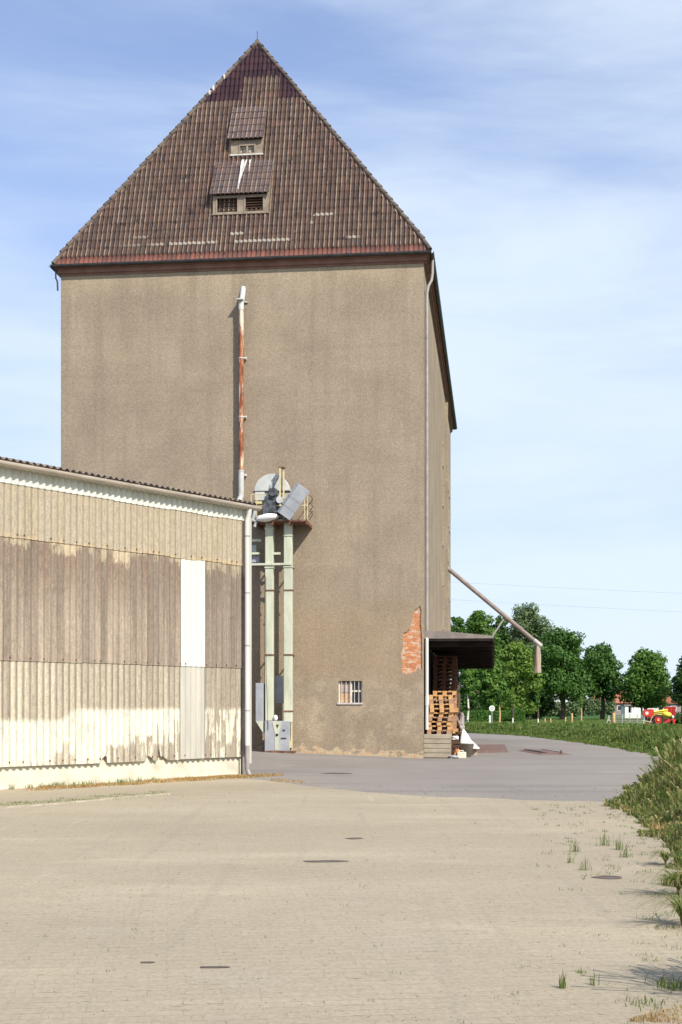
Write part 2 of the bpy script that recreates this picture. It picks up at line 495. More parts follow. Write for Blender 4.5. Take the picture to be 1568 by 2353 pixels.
def m_pavers():
    m, t = newmat('concrete_pavers')
    o = t.obj(); x, y, z = t.xyz(o)
    v = t.map(o, (1, 1, 1), (0, 0, R(-7)))
    wob = t.noise(o, 0.9, 2)
    v2 = t.n('ShaderNodeVectorMath', operation='ADD')
    t.put(v2.inputs[0], v); t.put(v2.inputs[1], t.comb(t.math('MULTIPLY', wob, 0.10), t.math('MULTIPLY', wob, 0.08), 0.0))
    b = t.n('ShaderNodeTexBrick')
    t.put(b.inputs['Vector'], v2.outputs[0])
    b.inputs['Scale'].default_value = 1.0
    b.inputs['Brick Width'].default_value = 0.225; b.inputs['Row Height'].default_value = 0.135
    b.inputs['Mortar Size'].default_value = 0.006; b.inputs['Mortar Smooth'].default_value = 0.35
    b.inputs['Color1'].default_value = (0.9, 0.9, 0.9, 1); b.inputs['Color2'].default_value = (1.1, 1.1, 1.1, 1)
    b.inputs['Mortar'].default_value = (1, 1, 1, 1)
    by = t.xyz(v2.outputs[0])[1]
    bed = t.step(t.math('ABSOLUTE', t.math('SUBTRACT', t.math('FRACT', t.math('DIVIDE', by, 0.135)), 0.5)), 0.445, 0.485)
    joint = t.math('MAXIMUM', bed, t.math('MULTIPLY', b.outputs['Fac'], 0.45))
    big = t.noise(t.map(o, (0.5, 1, 1)), 0.30, 5, 0.55)
    base = t.ramp(big, [(0.30, (0.335, 0.288, 0.208)), (0.5, (0.368, 0.317, 0.230)), (0.70, (0.412, 0.356, 0.258))])
    sand = t.noise(t.map(o, (0.35, 1.2, 1), (0, 0, R(8))), 0.55, 5, 0.6)
    base = t.mix(t.math('MULTIPLY', t.step(sand, 0.52, 0.70), 0.28), base, (0.53, 0.455, 0.32))
    base = t.mix(t.math('MULTIPLY', t.step(t.noise(o, 0.8, 4), 0.56, 0.7), 0.22), base, (0.40, 0.34, 0.29))
    base = t.mix(0.25, base, b.outputs['Color'], 'MULTIPLY')
    ty = t.noise(t.map(o, (5.0, 0.12, 1), (0, 0, R(-24))), 0.9, 4, 0.5)
    base = t.mix(t.math('MULTIPLY', t.step(ty, 0.56, 0.70), 0.22), base, (0.27, 0.235, 0.185))
    pl = t.noise(t.map(o, (3.0, 0.10, 1), (0, 0, R(52)), (3, 9, 0)), 1.2, 4, 0.6)
    base = t.mix(t.math('MULTIPLY', t.step(pl, 0.64, 0.72), 0.25), base, (0.60, 0.53, 0.40))
    fine = t.noise(o, 30, 4, 0.7)
    base = t.mix(0.75, base, t.ramp(fine, [(0.3, 0.78), (0.5, 1.0), (0.7, 1.2)]), 'MULTIPLY')
    jm = t.math('ADD', 0.30, t.math('MULTIPLY', t.step(t.noise(o, 6.0, 4, 0.7), 0.54, 0.64), t.math('ADD', 0.35, t.math('MULTIPLY', 1.6, t.step(t.noise(o, 0.5, 3), 0.42, 0.62)))))
    jf = t.math('MULTIPLY', joint, t.math('MINIMUM', t.math('MULTIPLY', jm, 0.75), 0.9))
    base = t.mix(jf, base, (0.13, 0.115, 0.065))
    # weed / grit specks sitting in joints
    sp = t.noise(t.map(o, (1.0, 2.2, 1)), 7.0, 3, 0.6)
    spm = t.step(t.noise(o, 0.45, 3), 0.40, 0.60)
    base = t.mix(t.math('MULTIPLY', t.math('MULTIPLY', t.step(sp, 0.665, 0.70), spm), 0.75), base, (0.13, 0.12, 0.06))
    h = t.math('SUBTRACT', t.math('MULTIPLY', fine, 0.25), t.math('MULTIPLY', joint, 0.3))
    t.out(base, 0.92, t.bump(h, 0.55, 0.008), spec=0.15)
    return m


def m_asphalt():
    m, t = newmat('asphalt')
    o = t.obj()
    big = t.noise(t.map(o, (1, 0.5, 1)), 0.22, 5)
    base = t.ramp(big, [(0.3, (0.222, 0.200, 0.178)), (0.7, (0.280, 0.252, 0.222))])
    base = t.mix(t.math('MULTIPLY', t.step(t.noise(t.map(o, (0.25, 1.4, 1), (0, 0, R(12))), 0.6, 4), 0.52, 0.62), 0.40), base, (0.17, 0.155, 0.145))
    base = t.mix(t.math('MULTIPLY', t.step(t.noise(t.map(o, (1, 0.6, 1), (0, 0, R(-20)), (9, 3, 0)), 0.5, 6, 0.7), 0.60, 0.66), 0.30), base, (0.36, 0.33, 0.29))
    g = t.noise(o, 40, 3, 0.8)
    base = t.mix(0.8, base, t.ramp(g, [(0.3, 0.70), (0.5, 1.0), (0.7, 1.3)]), 'MULTIPLY')
    t.out(base, 0.85, t.bump(g, 0.4, 0.006), spec=0.3)
    return m


def m_ground():
    m, t = newmat('grass_ground')
    o = t.obj(); x, y, z = t.xyz(o)
    a = t.noise(o, 0.35, 5, 0.65)
    far = t.step(y, 60, 100)
    near_c = t.ramp(a, [(0.3, (0.060, 0.085, 0.024)), (0.5, (0.115, 0.130, 0.045)), (0.75, (0.22, 0.18, 0.09))])
    lawn = t.ramp(t.noise(o, 0.12, 5, 0.6), [(0.35, (0.030, 0.085, 0.020)), (0.65, (0.065, 0.150, 0.032))])
    col = t.mix(far, near_c, lawn)
    f = t.noise(o, 5.0, 5, 0.7)
    col = t.mix(0.7, col, t.ramp(f, [(0.3, 0.6), (0.5, 1.0), (0.7, 1.3)]), 'MULTIPLY')
    t.out(col, 0.95, t.bump(f, 0.6, 0.05), spec=0.1)
    return m


def m_leaf(name, cols, trans=0.35):
    m, t = newmat(name)
    r = t.n('ShaderNodeNewGeometry').outputs['Random Per Island']
    n_ = len(cols) - 1
    col = t.ramp(r, [(i / n_, c) for i, c in enumerate(cols)])
    cl = t.noise(t.obj(), 0.45, 3)
    col = t.mix(0.5, col, t.ramp(cl, [(0.3, 0.7), (0.7, 1.25)]), 'MULTIPLY')
    p = t.n('ShaderNodeBsdfPrincipled')
    t.put(p.inputs['Base Color'], col); p.inputs['Roughness'].default_value = 0.6
    p.inputs['Specular IOR Level'].default_value = 0.25
    tr = t.n('ShaderNodeBsdfTranslucent'); t.put(tr.inputs[0], t.mix(1.0, col, (1.1, 1.2, 0.6), 'MULTIPLY'))
    mx = t.n('ShaderNodeMixShader'); mx.inputs[0].default_value = trans
    t.nt.links.new(p.outputs[0], mx.inputs[1]); t.nt.links.new(tr.outputs[0], mx.inputs[2])
    o = t.n('ShaderNodeOutputMaterial'); t.nt.links.new(mx.outputs[0], o.inputs[0])
    return m


def m_brick():
    m, t = newmat('brick')
    o = t.obj(); x, y, z = t.xyz(o)
    b = t.n('ShaderNodeTexBrick')
    t.put(b.inputs['Vector'], t.comb(x, z, 0.0))
    b.inputs['Scale'].default_value = 1.0
    b.inputs['Brick Width'].default_value = 0.25; b.inputs['Row Height'].default_value = 0.077
    b.inputs['Mortar Size'].default_value = 0.008; b.inputs['Mortar Smooth'].default_value = 0.2
    b.inputs['Color1'].default_value = (0.64, 0.26, 0.11, 1); b.inputs['Color2'].default_value = (0.52, 0.19, 0.085, 1)
    b.inputs['Mortar'].default_value = (0.48, 0.33, 0.21, 1)
    lime = t.step(t.noise(t.map(o, (1, 1, 2.2)), 3.4, 5, 0.65), 0.50, 0.58)
    col = t.mix(t.math('MULTIPLY', lime, 0.75), b.outputs['Color'], (0.64, 0.50, 0.38))
    col = t.mix(0.5, col, t.ramp(t.noise(o, 18, 3), [(0.3, 0.65), (0.7, 1.25)]), 'MULTIPLY')
    h = t.math('ADD', t.math('MULTIPLY', b.outputs['Fac'], -1.0), t.noise(o, 12, 3))
    t.out(col, 0.9, t.bump(h, 0.8, 0.02), spec=0.1)
    return m


def m_panel(name, c1, c2):
    m, t = newmat(name)
    o = t.obj(); x, y, z = t.xyz(o)
    col = t.ramp(t.noise(t.map(o, (2, 2, 0.4)), 1.6, 4), [(0.35, c1), (0.65, c2)])
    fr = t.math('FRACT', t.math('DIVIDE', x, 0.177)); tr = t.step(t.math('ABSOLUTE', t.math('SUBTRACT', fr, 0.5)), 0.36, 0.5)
    col = t.mix(t.math('MULTIPLY', tr, 0.30), col, (0.30, 0.27, 0.20))  # painted rib shading, one dark line per corrugation
    col = t.mix(t.math('MULTIPLY', t.step(t.noise(t.map(o, (7, 7, 0.5)), 1.5, 4), 0.55, 0.75), 0.3), col, (0.42, 0.38, 0.28))
    t.out(col, 0.75, t.bump(t.noise(o, 40, 3), 0.2, 0.005), spec=0.2)
    return m


M = {}
M['plaster'] = m_plaster()
M['tiles'] = m_tiles()
M['up'] = m_sheet('fibre_cement_upper', 'upper')
M['mid'] = m_sheet('fibre_cement_middle', 'middle')
M['low'] = m_sheet('fibre_cement_lower', 'lower')
M['rustpipe'] = m_rustpipe()
M['pavers'] = m_pavers()
M['asphalt'] = m_asphalt()
M['ground'] = m_ground()
M['brick'] = m_brick()
M['cornice'] = simple('cornice_paint', (0.20, 0.105, 0.08), (0.27, 0.15, 0.115), 2.0)
M['zinc_dark'] = simple('dark_zinc', (0.045, 0.05, 0.055), (0.085, 0.09, 0.095), 3.0, 0.55, 0.1, metal=0.3)
M['zinc'] = simple('weathered_zinc', (0.30, 0.28, 0.27), (0.40, 0.37, 0.35), 4.0, 0.55, 0.1, metal=0.2)
M['whitepipe'] = simple('white_pipe', (0.58, 0.58, 0.56), (0.70, 0.70, 0.67), 4.0, 0.5, 0.05, stretch=(1, 1, 0.2))
M['gutter'] = simple('pale_gutter', (0.42, 0.36, 0.30), (0.56, 0.50, 0.42), 3.0, 0.5, 0.1, stretch=(0.6, 3, 3))
M['cream'] = simple('cream_paint', (0.50, 0.47, 0.37), (0.68, 0.645, 0.51), 2.2, 0.85, 0.2, lo=0.3, hi=0.55)
M['whitesheet'] = m_panel('white_sheet', (0.60, 0.605, 0.54), (0.68, 0.685, 0.61))
M['greysheet'] = m_panel('dusty_white_sheet', (0.43, 0.415, 0.36), (0.52, 0.50, 0.43))
M['roofsheet'] = simple('fibre_cement_roof', (0.13, 0.105, 0.09), (0.22, 0.18, 0.15), 4.0, 0.9, 0.2)
M['green'] = simple('pale_green_paint', (0.47, 0.50, 0.38), (0.60, 0.62, 0.48), 2.0, 0.55, 0.1, stretch=(2, 2, 0.5), hi=0.58)
M['bluegrey'] = simple('blue_grey_paint', (0.31, 0.33, 0.37), (0.41, 0.43, 0.46), 2.5, 0.5, 0.1)
M['lightgrey'] = simple('light_grey_paint', (0.44, 0.46, 0.44), (0.58, 0.59, 0.56), 4.0, 0.55, 0.15)
M['rust'] = simple('rusty_steel', (0.10, 0.05, 0.04), (0.25, 0.125, 0.08), 6.0, 0.85, 0.3)
M['darkmetal'] = simple('dark_machinery', (0.02, 0.02, 0.025), (0.05, 0.05, 0.06), 6.0, 0.6, 0.2)
M['gear'] = simple('greasy_machinery', (0.03, 0.035, 0.04), (0.13, 0.14, 0.15), 9.0, 0.6, 0.2)
M['yellow'] = simple('faded_yellow_paint', (0.56, 0.48, 0.26), (0.66, 0.58, 0.34), 5.0, 0.6, 0.1)
M['white'] = simple('white_cover', (0.80, 0.79, 0.76), (0.86, 0.85, 0.82), 3.0, 0.6, 0.1)
M['darkwood'] = simple('dark_timber', (0.012, 0.008, 0.007), (0.03, 0.02, 0.017), 3.0, 0.9, 0.2, stretch=(1, 0.2, 1))  # near-black so the canopy underside carries its shade in the colour
M['felt'] = simple('grey_roofing_felt', (0.20, 0.17, 0.155), (0.27, 0.235, 0.21), 3.0, 0.9, 0.3)
M['pallet'] = simple('pallet_wood', (0.50, 0.27, 0.11), (0.66, 0.40, 0.18), 5.0, 0.85, 0.2, stretch=(1, 3, 6))
M['palletold'] = simple('old_pallet_wood', (0.32, 0.19, 0.11), (0.46, 0.29, 0.18), 5.0, 0.85, 0.2, stretch=(1, 3, 6))
M['palletshade'] = simple('shaded_pallet_wood', (0.10, 0.04, 0.025), (0.18, 0.075, 0.045), 5.0, 0.9, 0.2, stretch=(1, 3, 6))  # shade under the canopy put into the wood colour
M['glass'] = simple('dark_glass', (0.02, 0.022, 0.03), (0.04, 0.045, 0.06), 1.0, 0.12, 0, spec=0.5)
M['framewood'] = simple('window_timber', (0.50, 0.30, 0.15), (0.58, 0.38, 0.22), 6.0, 0.8, 0.1)
M['curtain'] = simple('dusty_board', (0.36, 0.28, 0.24), (0.44, 0.35, 0.30), 4.0, 0.9, 0.1)
M['iron'] = simple('pale_iron_bars', (0.48, 0.45, 0.43), (0.60, 0.56, 0.53), 5.0, 0.6, 0.1)
M['concrete'] = simple('concrete', (0.30, 0.26, 0.19), (0.42, 0.36, 0.27), 3.0, 0.95, 0.4, stretch=(0.6, 0.6, 2.5))
M['dormerwood'] = simple('weathered_board', (0.23, 0.185, 0.14), (0.34, 0.28, 0.21), 4.0, 0.9, 0.2)
M['louvre'] = simple('louvre_dark', (0.012, 0.008, 0.008), (0.025, 0.015, 0.013), 3.0, 0.9, 0)
M['mortar'] = simple('ridge_tile', (0.075, 0.06, 0.055), (0.16, 0.125, 0.10), 2.0, 0.9, 0.3, hi=0.6)
M['sleeve'] = simple('canvas_sleeve', (0.33, 0.26, 0.21), (0.44, 0.36, 0.29), 5.0, 0.95, 0.2, stretch=(3, 3, 0.3))
M['bark'] = simple('bark', (0.07, 0.05, 0.035), (0.13, 0.10, 0.07), 6.0, 0.95, 0.5, stretch=(3, 3, 0.5))
M['birch'] = simple('birch_bark', (0.12, 0.10, 0.08), (0.72, 0.68, 0.60), 3.0, 0.9, 0.3, stretch=(1, 1, 2), lo=0.42, hi=0.5)
M['redroof'] = simple('red_roof', (0.32, 0.11, 0.07), (0.42, 0.17, 0.10), 1.2, 0.85, 0.2)
M['housewall'] = simple('house_wall', (0.26, 0.20, 0.19), (0.34, 0.27, 0.25), 1.0, 0.9, 0.1)
M['whitewall'] = simple('white_wall', (0.80, 0.79, 0.74), (0.86, 0.85, 0.80), 1.0, 0.9, 0.05)
M['red'] = simple('red_paint', (0.50, 0.02, 0.02), (0.60, 0.04, 0.03), 3.0, 0.4, 0.0, spec=0.5)
M['sprayyellow'] = simple('yellow_plastic', (0.80, 0.62, 0.06), (0.88, 0.72, 0.12), 3.0, 0.45, 0.0)
M['tyre'] = simple('tyre_rubber', (0.02, 0.02, 0.02), (0.035, 0.032, 0.03), 8.0, 0.85, 0.2)
M['post'] = simple('wooden_post', (0.50, 0.30, 0.14), (0.60, 0.38, 0.20), 6.0, 0.85, 0.2)
M['fence'] = simple('galvanised_fence', (0.36, 0.36, 0.34), (0.46, 0.45, 0.43), 4.0, 0.5, 0.0)
M['damp'] = simple('damp_stain', (0.09, 0.075, 0.065), (0.18, 0.15, 0.125), 6.0, 0.9, 0.1, spec=0.1)
M['steelcover'] = simple('rust_brown_cover', (0.15, 0.095, 0.08), (0.22, 0.14, 0.115), 5.0, 0.75, 0.3)
M['kerb'] = simple('kerb_stone', (0.34, 0.30, 0.23), (0.48, 0.43, 0.33), 4.0, 0.9, 0.3)
M['tub'] = simple('grey_plastic', (0.30, 0.25, 0.20), (0.38, 0.32, 0.26), 3.0, 0.7, 0.1)
M['brown'] = simple('brown_barrel', (0.05, 0.025, 0.015), (0.10, 0.05, 0.03), 4.0, 0.7, 0.2)
M['orange'] = simple('orange_sack', (0.55, 0.22, 0.08), (0.65, 0.32, 0.14), 4.0, 0.8, 0.2)
M['film'] = simple('grey_film', (0.24, 0.20, 0.19), (0.40, 0.36, 0.34), 5.0, 0.5, 0.3)
M['wire'] = simple('wire', (0.20, 0.20, 0.21), (0.26, 0.26, 0.27), 4.0, 0.6, 0.0)
M['lichenwhite'] = simple('lime_run', (0.50, 0.48, 0.44), (0.68, 0.66, 0.62), 5.0, 0.9, 0.2)
GREENS = [(0.045, 0.108, 0.018), (0.077, 0.169, 0.025), (0.119, 0.230, 0.037), (0.182, 0.297, 0.069)]
M['leaf'] = m_leaf('leaf_green', GREENS)
M['leaf_dark'] = m_leaf('leaf_dark', [(0.025, 0.061, 0.015), (0.045, 0.100, 0.020), (0.073, 0.149, 0.030)], 0.2)
M['leaf_mid'] = m_leaf('leaf_mid', [(0.039, 0.100, 0.020), (0.067, 0.155, 0.027), (0.119, 0.223, 0.050)])
M['leaf_silver'] = m_leaf('leaf_silver', [(0.084, 0.135, 0.056), (0.133, 0.196, 0.085), (0.210, 0.277, 0.138)])
M['leaf_light'] = m_leaf('leaf_light', [(0.091, 0.169, 0.025), (0.147, 0.243, 0.040), (0.224, 0.324, 0.075)])
M['hedge'] = m_leaf('leaf_hedge', [(0.042, 0.115, 0.019), (0.070, 0.162, 0.025), (0.105, 0.216, 0.037)])
M['blade'] = m_leaf('grass_blade', [(0.075, 0.125, 0.024), (0.115, 0.17, 0.038), (0.17, 0.205, 0.060), (0.30, 0.275, 0.12), (0.46, 0.39, 0.22)])
M['bladegreen'] = m_leaf('grass_blade_green', [(0.10, 0.155, 0.035), (0.15, 0.20, 0.05), (0.24, 0.27, 0.09)])
M['blademid'] = m_leaf('roadside_blade', [(0.065, 0.125, 0.024), (0.10, 0.17, 0.038), (0.15, 0.21, 0.055), (0.24, 0.25, 0.09)])
M['dry'] = m_leaf('dry_grass', [(0.34, 0.17, 0.075), (0.50, 0.29, 0.12), (0.55, 0.43, 0.25), (0.26, 0.24, 0.10)])
M['twig'] = simple('stem', (0.10, 0.12, 0.04), (0.16, 0.17, 0.06), 6, 0.9, 0)

# ================================================================== GROUND
xs = np.concatenate([np.array([-2500, -1200, -600, -300, -150, -80, -45, -25]), np.arange(-16, 26, 0.4), np.array([28, 32, 38, 48, 65, 90, 140, 250, 500, 1000, 2500])])
ys = np.concatenate([np.array([-60, -30, -12]), np.arange(-4, 125, 0.5), np.array([130, 140, 155, 175, 200, 240, 300, 400, 600, 1000, 1800, 3500])])
GX, GY = np.meshgrid(xs, ys)
GZ = gz(GX, GY) - 0.03 * (GX < XR(GY) + 0.25) - 0.0
GZ = GZ + 0.03 * np.sin(GX * 1.7 + GY * 0.6) * np.sin(GY * 0.9) * sstep(GX - XR(GY), 0.4, 2.0)
g = gridmesh('ground', np.stack([GX, GY, GZ], -1), M['ground'], smooth=True)
tag(g, kind='structure')

rows = np.arange(18, 128, 0.5); cols = np.linspace(0, 1, 90)
P = np.zeros((len(rows), len(cols), 3))
for i, y in enumerate(rows):
    xr = float(XR(y)) + 0.08 * math.sin(y * 0.9) + 0.04 * math.sin(y * 2.3)
    xl = -30 if y < 60 else -60
    P[i, :, 0] = xl + (xr - xl) * cols ** 0.6; P[i, :, 1] = y
P[:, :, 2] = gz(np.minimum(P[:, :, 0], XR(P[:, :, 1])), P[:, :, 1]) + 0.004
tag(gridmesh('road', P, M['asphalt'], smooth=True), kind='structure')

# pavers: columns in x, far edge FY(x), limited on the right by the verge
def FY(x): return np.interp(x, [-30, -6, -2.2, -0.8, 0.48, 1.77, 3.2, 4.77, 6.0], [50, 38, 32.2, 29.4, 27.0, 25.7, 24.9, 24.2, 23.8])
xs2 = np.concatenate([np.arange(-30, -8, 1.0), np.arange(-8, 4.9, 0.2), [4.9]])
tt = np.linspace(0, 1, 120)
P = np.zeros((len(tt), len(xs2), 3))
for j, x in enumerate(xs2):
    y1 = float(FY(x)) + 0.12 * math.sin(x * 3.1) + 0.05 * math.sin(x * 9)
    if x < 1.2: y0 = -40.0
    else: y0 = float(np.interp(x, BX[:10], BY[:10]))
    y0 = min(y0, y1)
    P[:, j, 0] = x; P[:, j, 1] = y0 + (y1 - y0) * tt
P[:, :, 2] = gz(P[:, :, 0] - 0.05, P[:, :, 1]) * (P[:, :, 1] > 33) + 0.009
tag(gridmesh('paving', P, M['pavers'], smooth=True), kind='structure')

# ================================================================== GRANARY
TX, TY = 2.74, 45.06
TRZ = math.atan2(-0.1118, 0.9937)
WID, LEN = 12.38, 28.1
tower = empty('granary', (TX, TY, 0), TRZ, 'tall rendered granary with a steep hipped tile roof and almost windowless end wall', 'granary')
TM = Matrix.Translation((TX, TY, 0)) @ Matrix.Rotation(TRZ, 4, 'Z')
def TL(px, py, ly):
    """pixel on the plane local y=ly of the granary -> local x, z"""
    # world point = T + ex*lx + ey*ly ; ex=(.9937,-.1118) ey=(.1118,.9937)
    k = (px - 784.0) / FPX
    ex, ey = (0.9937, -0.1118), (0.1118, 0.9937)
    lx = (k * (TY + ey[1] * ly) - TX - ey[0] * ly) / (ex[0] - k * ex[1])
    Y = TY + ex[1] * lx + ey[1] * ly
    return lx, EYE + (HOR - py) / FPX * Y

# front wall with window hole and the hole of fallen render
ZT = 16.5
wx0, wz1 = TL(778, 1565, 0); wx1, wz0 = TL(833, 1615, 0)
patch_px = [(966.3, 1391.7), (969, 1402.8), (967.5, 1428.7), (968.5, 1440), (969.9, 1484.2), (969, 1500), (970.8, 1513.8), (970.4, 1536),
            (966, 1540), (962, 1533), (958, 1541), (951, 1543), (943, 1548.1), (934, 1549.5), (926.5, 1546.2), (921.8, 1536), (925.5, 1525), (922.7, 1512), (921.8, 1499), (925, 1491),
            (927.3, 1484.2), (926.4, 1467.5), (927.3, 1455.5), (935, 1452), (943, 1445.3), (944.5, 1436), (946.8, 1428.7), (947, 1421), (948.6, 1415.7), (951, 1407), (955.1, 1400.9), (960, 1398)]
rnd = random.Random(4)
patch = []
for i, p in enumerate(patch_px):
    q = patch_px[(i + 1) % len(patch_px)]
    patch.append(TL(p[0], p[1], 0))
    m_ = TL((p[0] + q[0]) / 2 + rnd.uniform(-1.2, 1.2), (p[1] + q[1]) / 2 + rnd.uniform(-1.0, 1.0), 0)
    patch.append(m_)
bm = bmesh.new()
def loop2(pts, y=0.0):
    vs = [bm.verts.new((p[0], y, p[1])) for p in pts]
    return vs, [bm.edges.new((vs[i], vs[(i + 1) % len(vs)])) for i in range(len(vs))]
o_, e1 = loop2([(-WID, -0.3), (0, -0.3), (0, ZT), (-WID, ZT)])
w_, e2 = loop2([(wx0, wz0), (wx1, wz0), (wx1, wz1), (wx0, wz1)])
p_, e3 = loop2(patch)
bmesh.ops.triangle_fill(bm, edges=e1 + e2 + e3, use_beauty=True, use_dissolve=False)
for vs, dep in ((w_, 0.16), (p_, 0.045)):
    back = [bm.verts.new((v.co.x, dep, v.co.z)) for v in vs]
    for i in range(len(vs)):
        j = (i + 1) % len(vs)
        bm.faces.new((vs[i], vs[j], back[j], back[i]))
bmesh.ops.recalc_face_normals(bm, faces=bm.faces)
me = bpy.data.meshes.new('end_wall'); bm.to_mesh(me); bm.free(); me.materials.append(M['plaster'])
link(bpy.data.objects.new('end_wall', me), tower)
mb = MB(); mb.box(min(p[0] for p in patch) - 0.1, -0.02, 0.043, 0.075, min(p[1] for p in patch) - 0.1, max(p[1] for p in patch) + 0.1)
brk = mb.build('bare_brickwork', M['brick'], tower); tag(brk, 'orange bricks bared where the render has fallen off')

# long walls and back
mb = MB()
mb.add([(0, 0, -0.3), (0, LEN, -0.3), (0, LEN, ZT), (0, 0, ZT)], [(0, 1, 2, 3)])
mb.build('side_wall', M['plaster'], tower, fix=False)
mb = MB(); mb.add([(-WID, 0, -0.3), (-WID, LEN, -0.3), (-WID, LEN, ZT), (-WID, 0, ZT)], [(3, 2, 1, 0)])
mb.build('side_wall', M['plaster'], tower, fix=False)
mb = MB(); mb.add([(0, LEN, -0.3), (-WID, LEN, -0.3), (-WID, LEN, ZT), (0, LEN, ZT)], [(0, 1, 2, 3)])
mb.build('end_wall', M['plaster'], tower, fix=False)

# cornice and soffit (stepped, round the building)
mb = MB()
for (d, z0, z1) in ((0.04, 16.40, 16.47), (0.10, 16.47, 16.62), (0.19, 16.62, 16.70)):
    mb.box(-WID - d, d, -d, 0.0, z0, z1)
    mb.box(-WID - d, d, LEN, LEN + d, z0, z1)
    mb.box(0.0, d, 0.002, LEN - 0.002, z0, z1)
    mb.box(-WID - d, -WID, 0.002, LEN - 0.002, z0, z1)
mb.build('cornice', M['cornice'], tower)

# gutters round the eaves
def gutter_mb(mb, a, b, r, seg=10, lip=True):
    a = Vector(a); b = Vector(b); d = (b - a).normalized(); side = Vector((d.y, -d.x, 0))
    prof = [(math.cos(math.pi + math.pi * k / seg) * r, math.sin(math.pi + math.pi * k / seg) * r) for k in range(seg + 1)]
    prof = [(prof[0][0], 0.015)] + prof + [(prof[-1][0] + 0.008, 0.004)] + [(p[0] * 0.94, p[1] * 0.94) for p in reversed(prof)]
    n = len(prof)
    vs = [a + side * p[0] + Vector((0, 0, p[1])) for p in prof] + [b + side * p[0] + Vector((0, 0, p[1])) for p in prof]
    mb.add(vs, [(i, (i + 1) % n, n + (i + 1) % n, n + i) for i in range(n)] + [tuple(range(n)), tuple(range(2 * n - 1, n - 1, -1))], False)
OV = 0.20
GR = 0.07
for (a, b) in (((-WID - OV - GR, -OV - GR, 16.70), (OV + GR, -OV - GR, 16.70)), ((OV + GR, -OV - GR, 16.702), (OV + GR, LEN + OV + GR, 16.702)),
               ((-WID - OV - GR, LEN + OV + GR, 16.70), (-WID - OV - GR, -OV - GR, 16.704)), ((OV + GR, LEN + OV + GR, 16.70), (-WID - OV - GR, LEN + OV + GR, 16.70))):
    mb = MB(); gutter_mb(mb, a, b, GR)
    mb.build('gutter', M['zinc_dark'], tower)

# roof: four tiled slopes, heightfield pantiles, kinked at the eaves
APX, APS = -WID / 2, 3.45           # ridge x, setback of the hips
PF = [(ZE, 0.20), (ZK, -0.02), (ZAP, -APS)]                 # front/back: z -> outward offset
PS = [(ZE, 0.20), (ZK, -0.02), (ZAP, -WID / 2)]             # sides
def off(prof, z): return np.interp(z, [p[0] for p in prof], [p[1] for p in prof])
def prof_wave(u):
    f = (u / TP) % 1.0
    return 0.026 * np.sin(2 * np.pi * f) + 0.010 * np.sin(4 * np.pi * f + 0.6)
def slope(name, side, step=0.16 / 6):
    # side: 'front','back','right','left'
    L = 13.3 if side in ('front', 'back') else LEN + 1.0
    prof = PF if side in ('front', 'back') else PS
    us = np.arange(-0.6, L, step) + (-WID - 0.4 if side in ('front', 'back') else 0.0)
    vz = []
    z = ZE
    k = 0
    while z < ZAP:
        z1 = min(z + TR, ZAP)
        vz += [(z + 1e-4, 0.030, k), (z1 - 0.004, 0.0, k)]
        z = z1; k += 1
    rows_ = []; uv_ = []
    for zz, lift, k in vz:
        oo = float(off(prof, zz)); os_ = float(off(PS if prof is PF else PF, zz))
        if side in ('front', 'back'): lo, hi = -WID - os_, os_
        else: lo, hi = -os_, LEN + os_
        if hi < lo: lo = hi = (lo + hi) / 2
        u = np.clip(us, lo, hi)
        # per-course wobble of the tiles
        rs = np.random.RandomState(k * 7 + 3)
        jit = rs.normal(0, 0.004, 400)[((us + 40) / TP).astype(int) % 400]
        h = prof_wave(us) + lift + jit * (lift > 0.01)
        h = h * ((us >= lo) & (us <= hi))
        if side == 'front': p = np.stack([u, np.full_like(u, -oo) - h * 0.94, np.full_like(u, zz) + h * 0.33], -1)
        elif side == 'back': p = np.stack([u, np.full_like(u, LEN + oo) + h * 0.94, np.full_like(u, zz) + h * 0.33], -1)
        elif side == 'right': p = np.stack([np.full_like(u, oo) + h * 0.81, u, np.full_like(u, zz) + h * 0.58], -1)
        else: p = np.stack([np.full_like(u, -WID - oo) - h * 0.81, u, np.full_like(u, zz) + h * 0.58], -1)
        rows_.append(p); uv_.append(np.stack([us, np.full_like(us, k * TR + (0.0 if lift > 0 else TR - 0.003)), np.full_like(us, 1.0 if side == 'front' else 0.0)], -1))
    P = np.array(rows_); U = np.array(uv_)
    o = gridmesh(name, P, M['tiles'], tower, smooth=False)
    at = o.data.attributes.new('tile_uv', 'FLOAT_VECTOR', 'POINT')
    at.data.foreach_set('vector', U.reshape(-1, 3).astype(np.float32).ravel())
    return o
slope('tiled_slope', 'front')
slope('tiled_slope', 'back', 0.16 / 3)
slope('tiled_slope', 'right', 0.16 / 4)
slope('tiled_slope', 'left', 0.16 / 3)

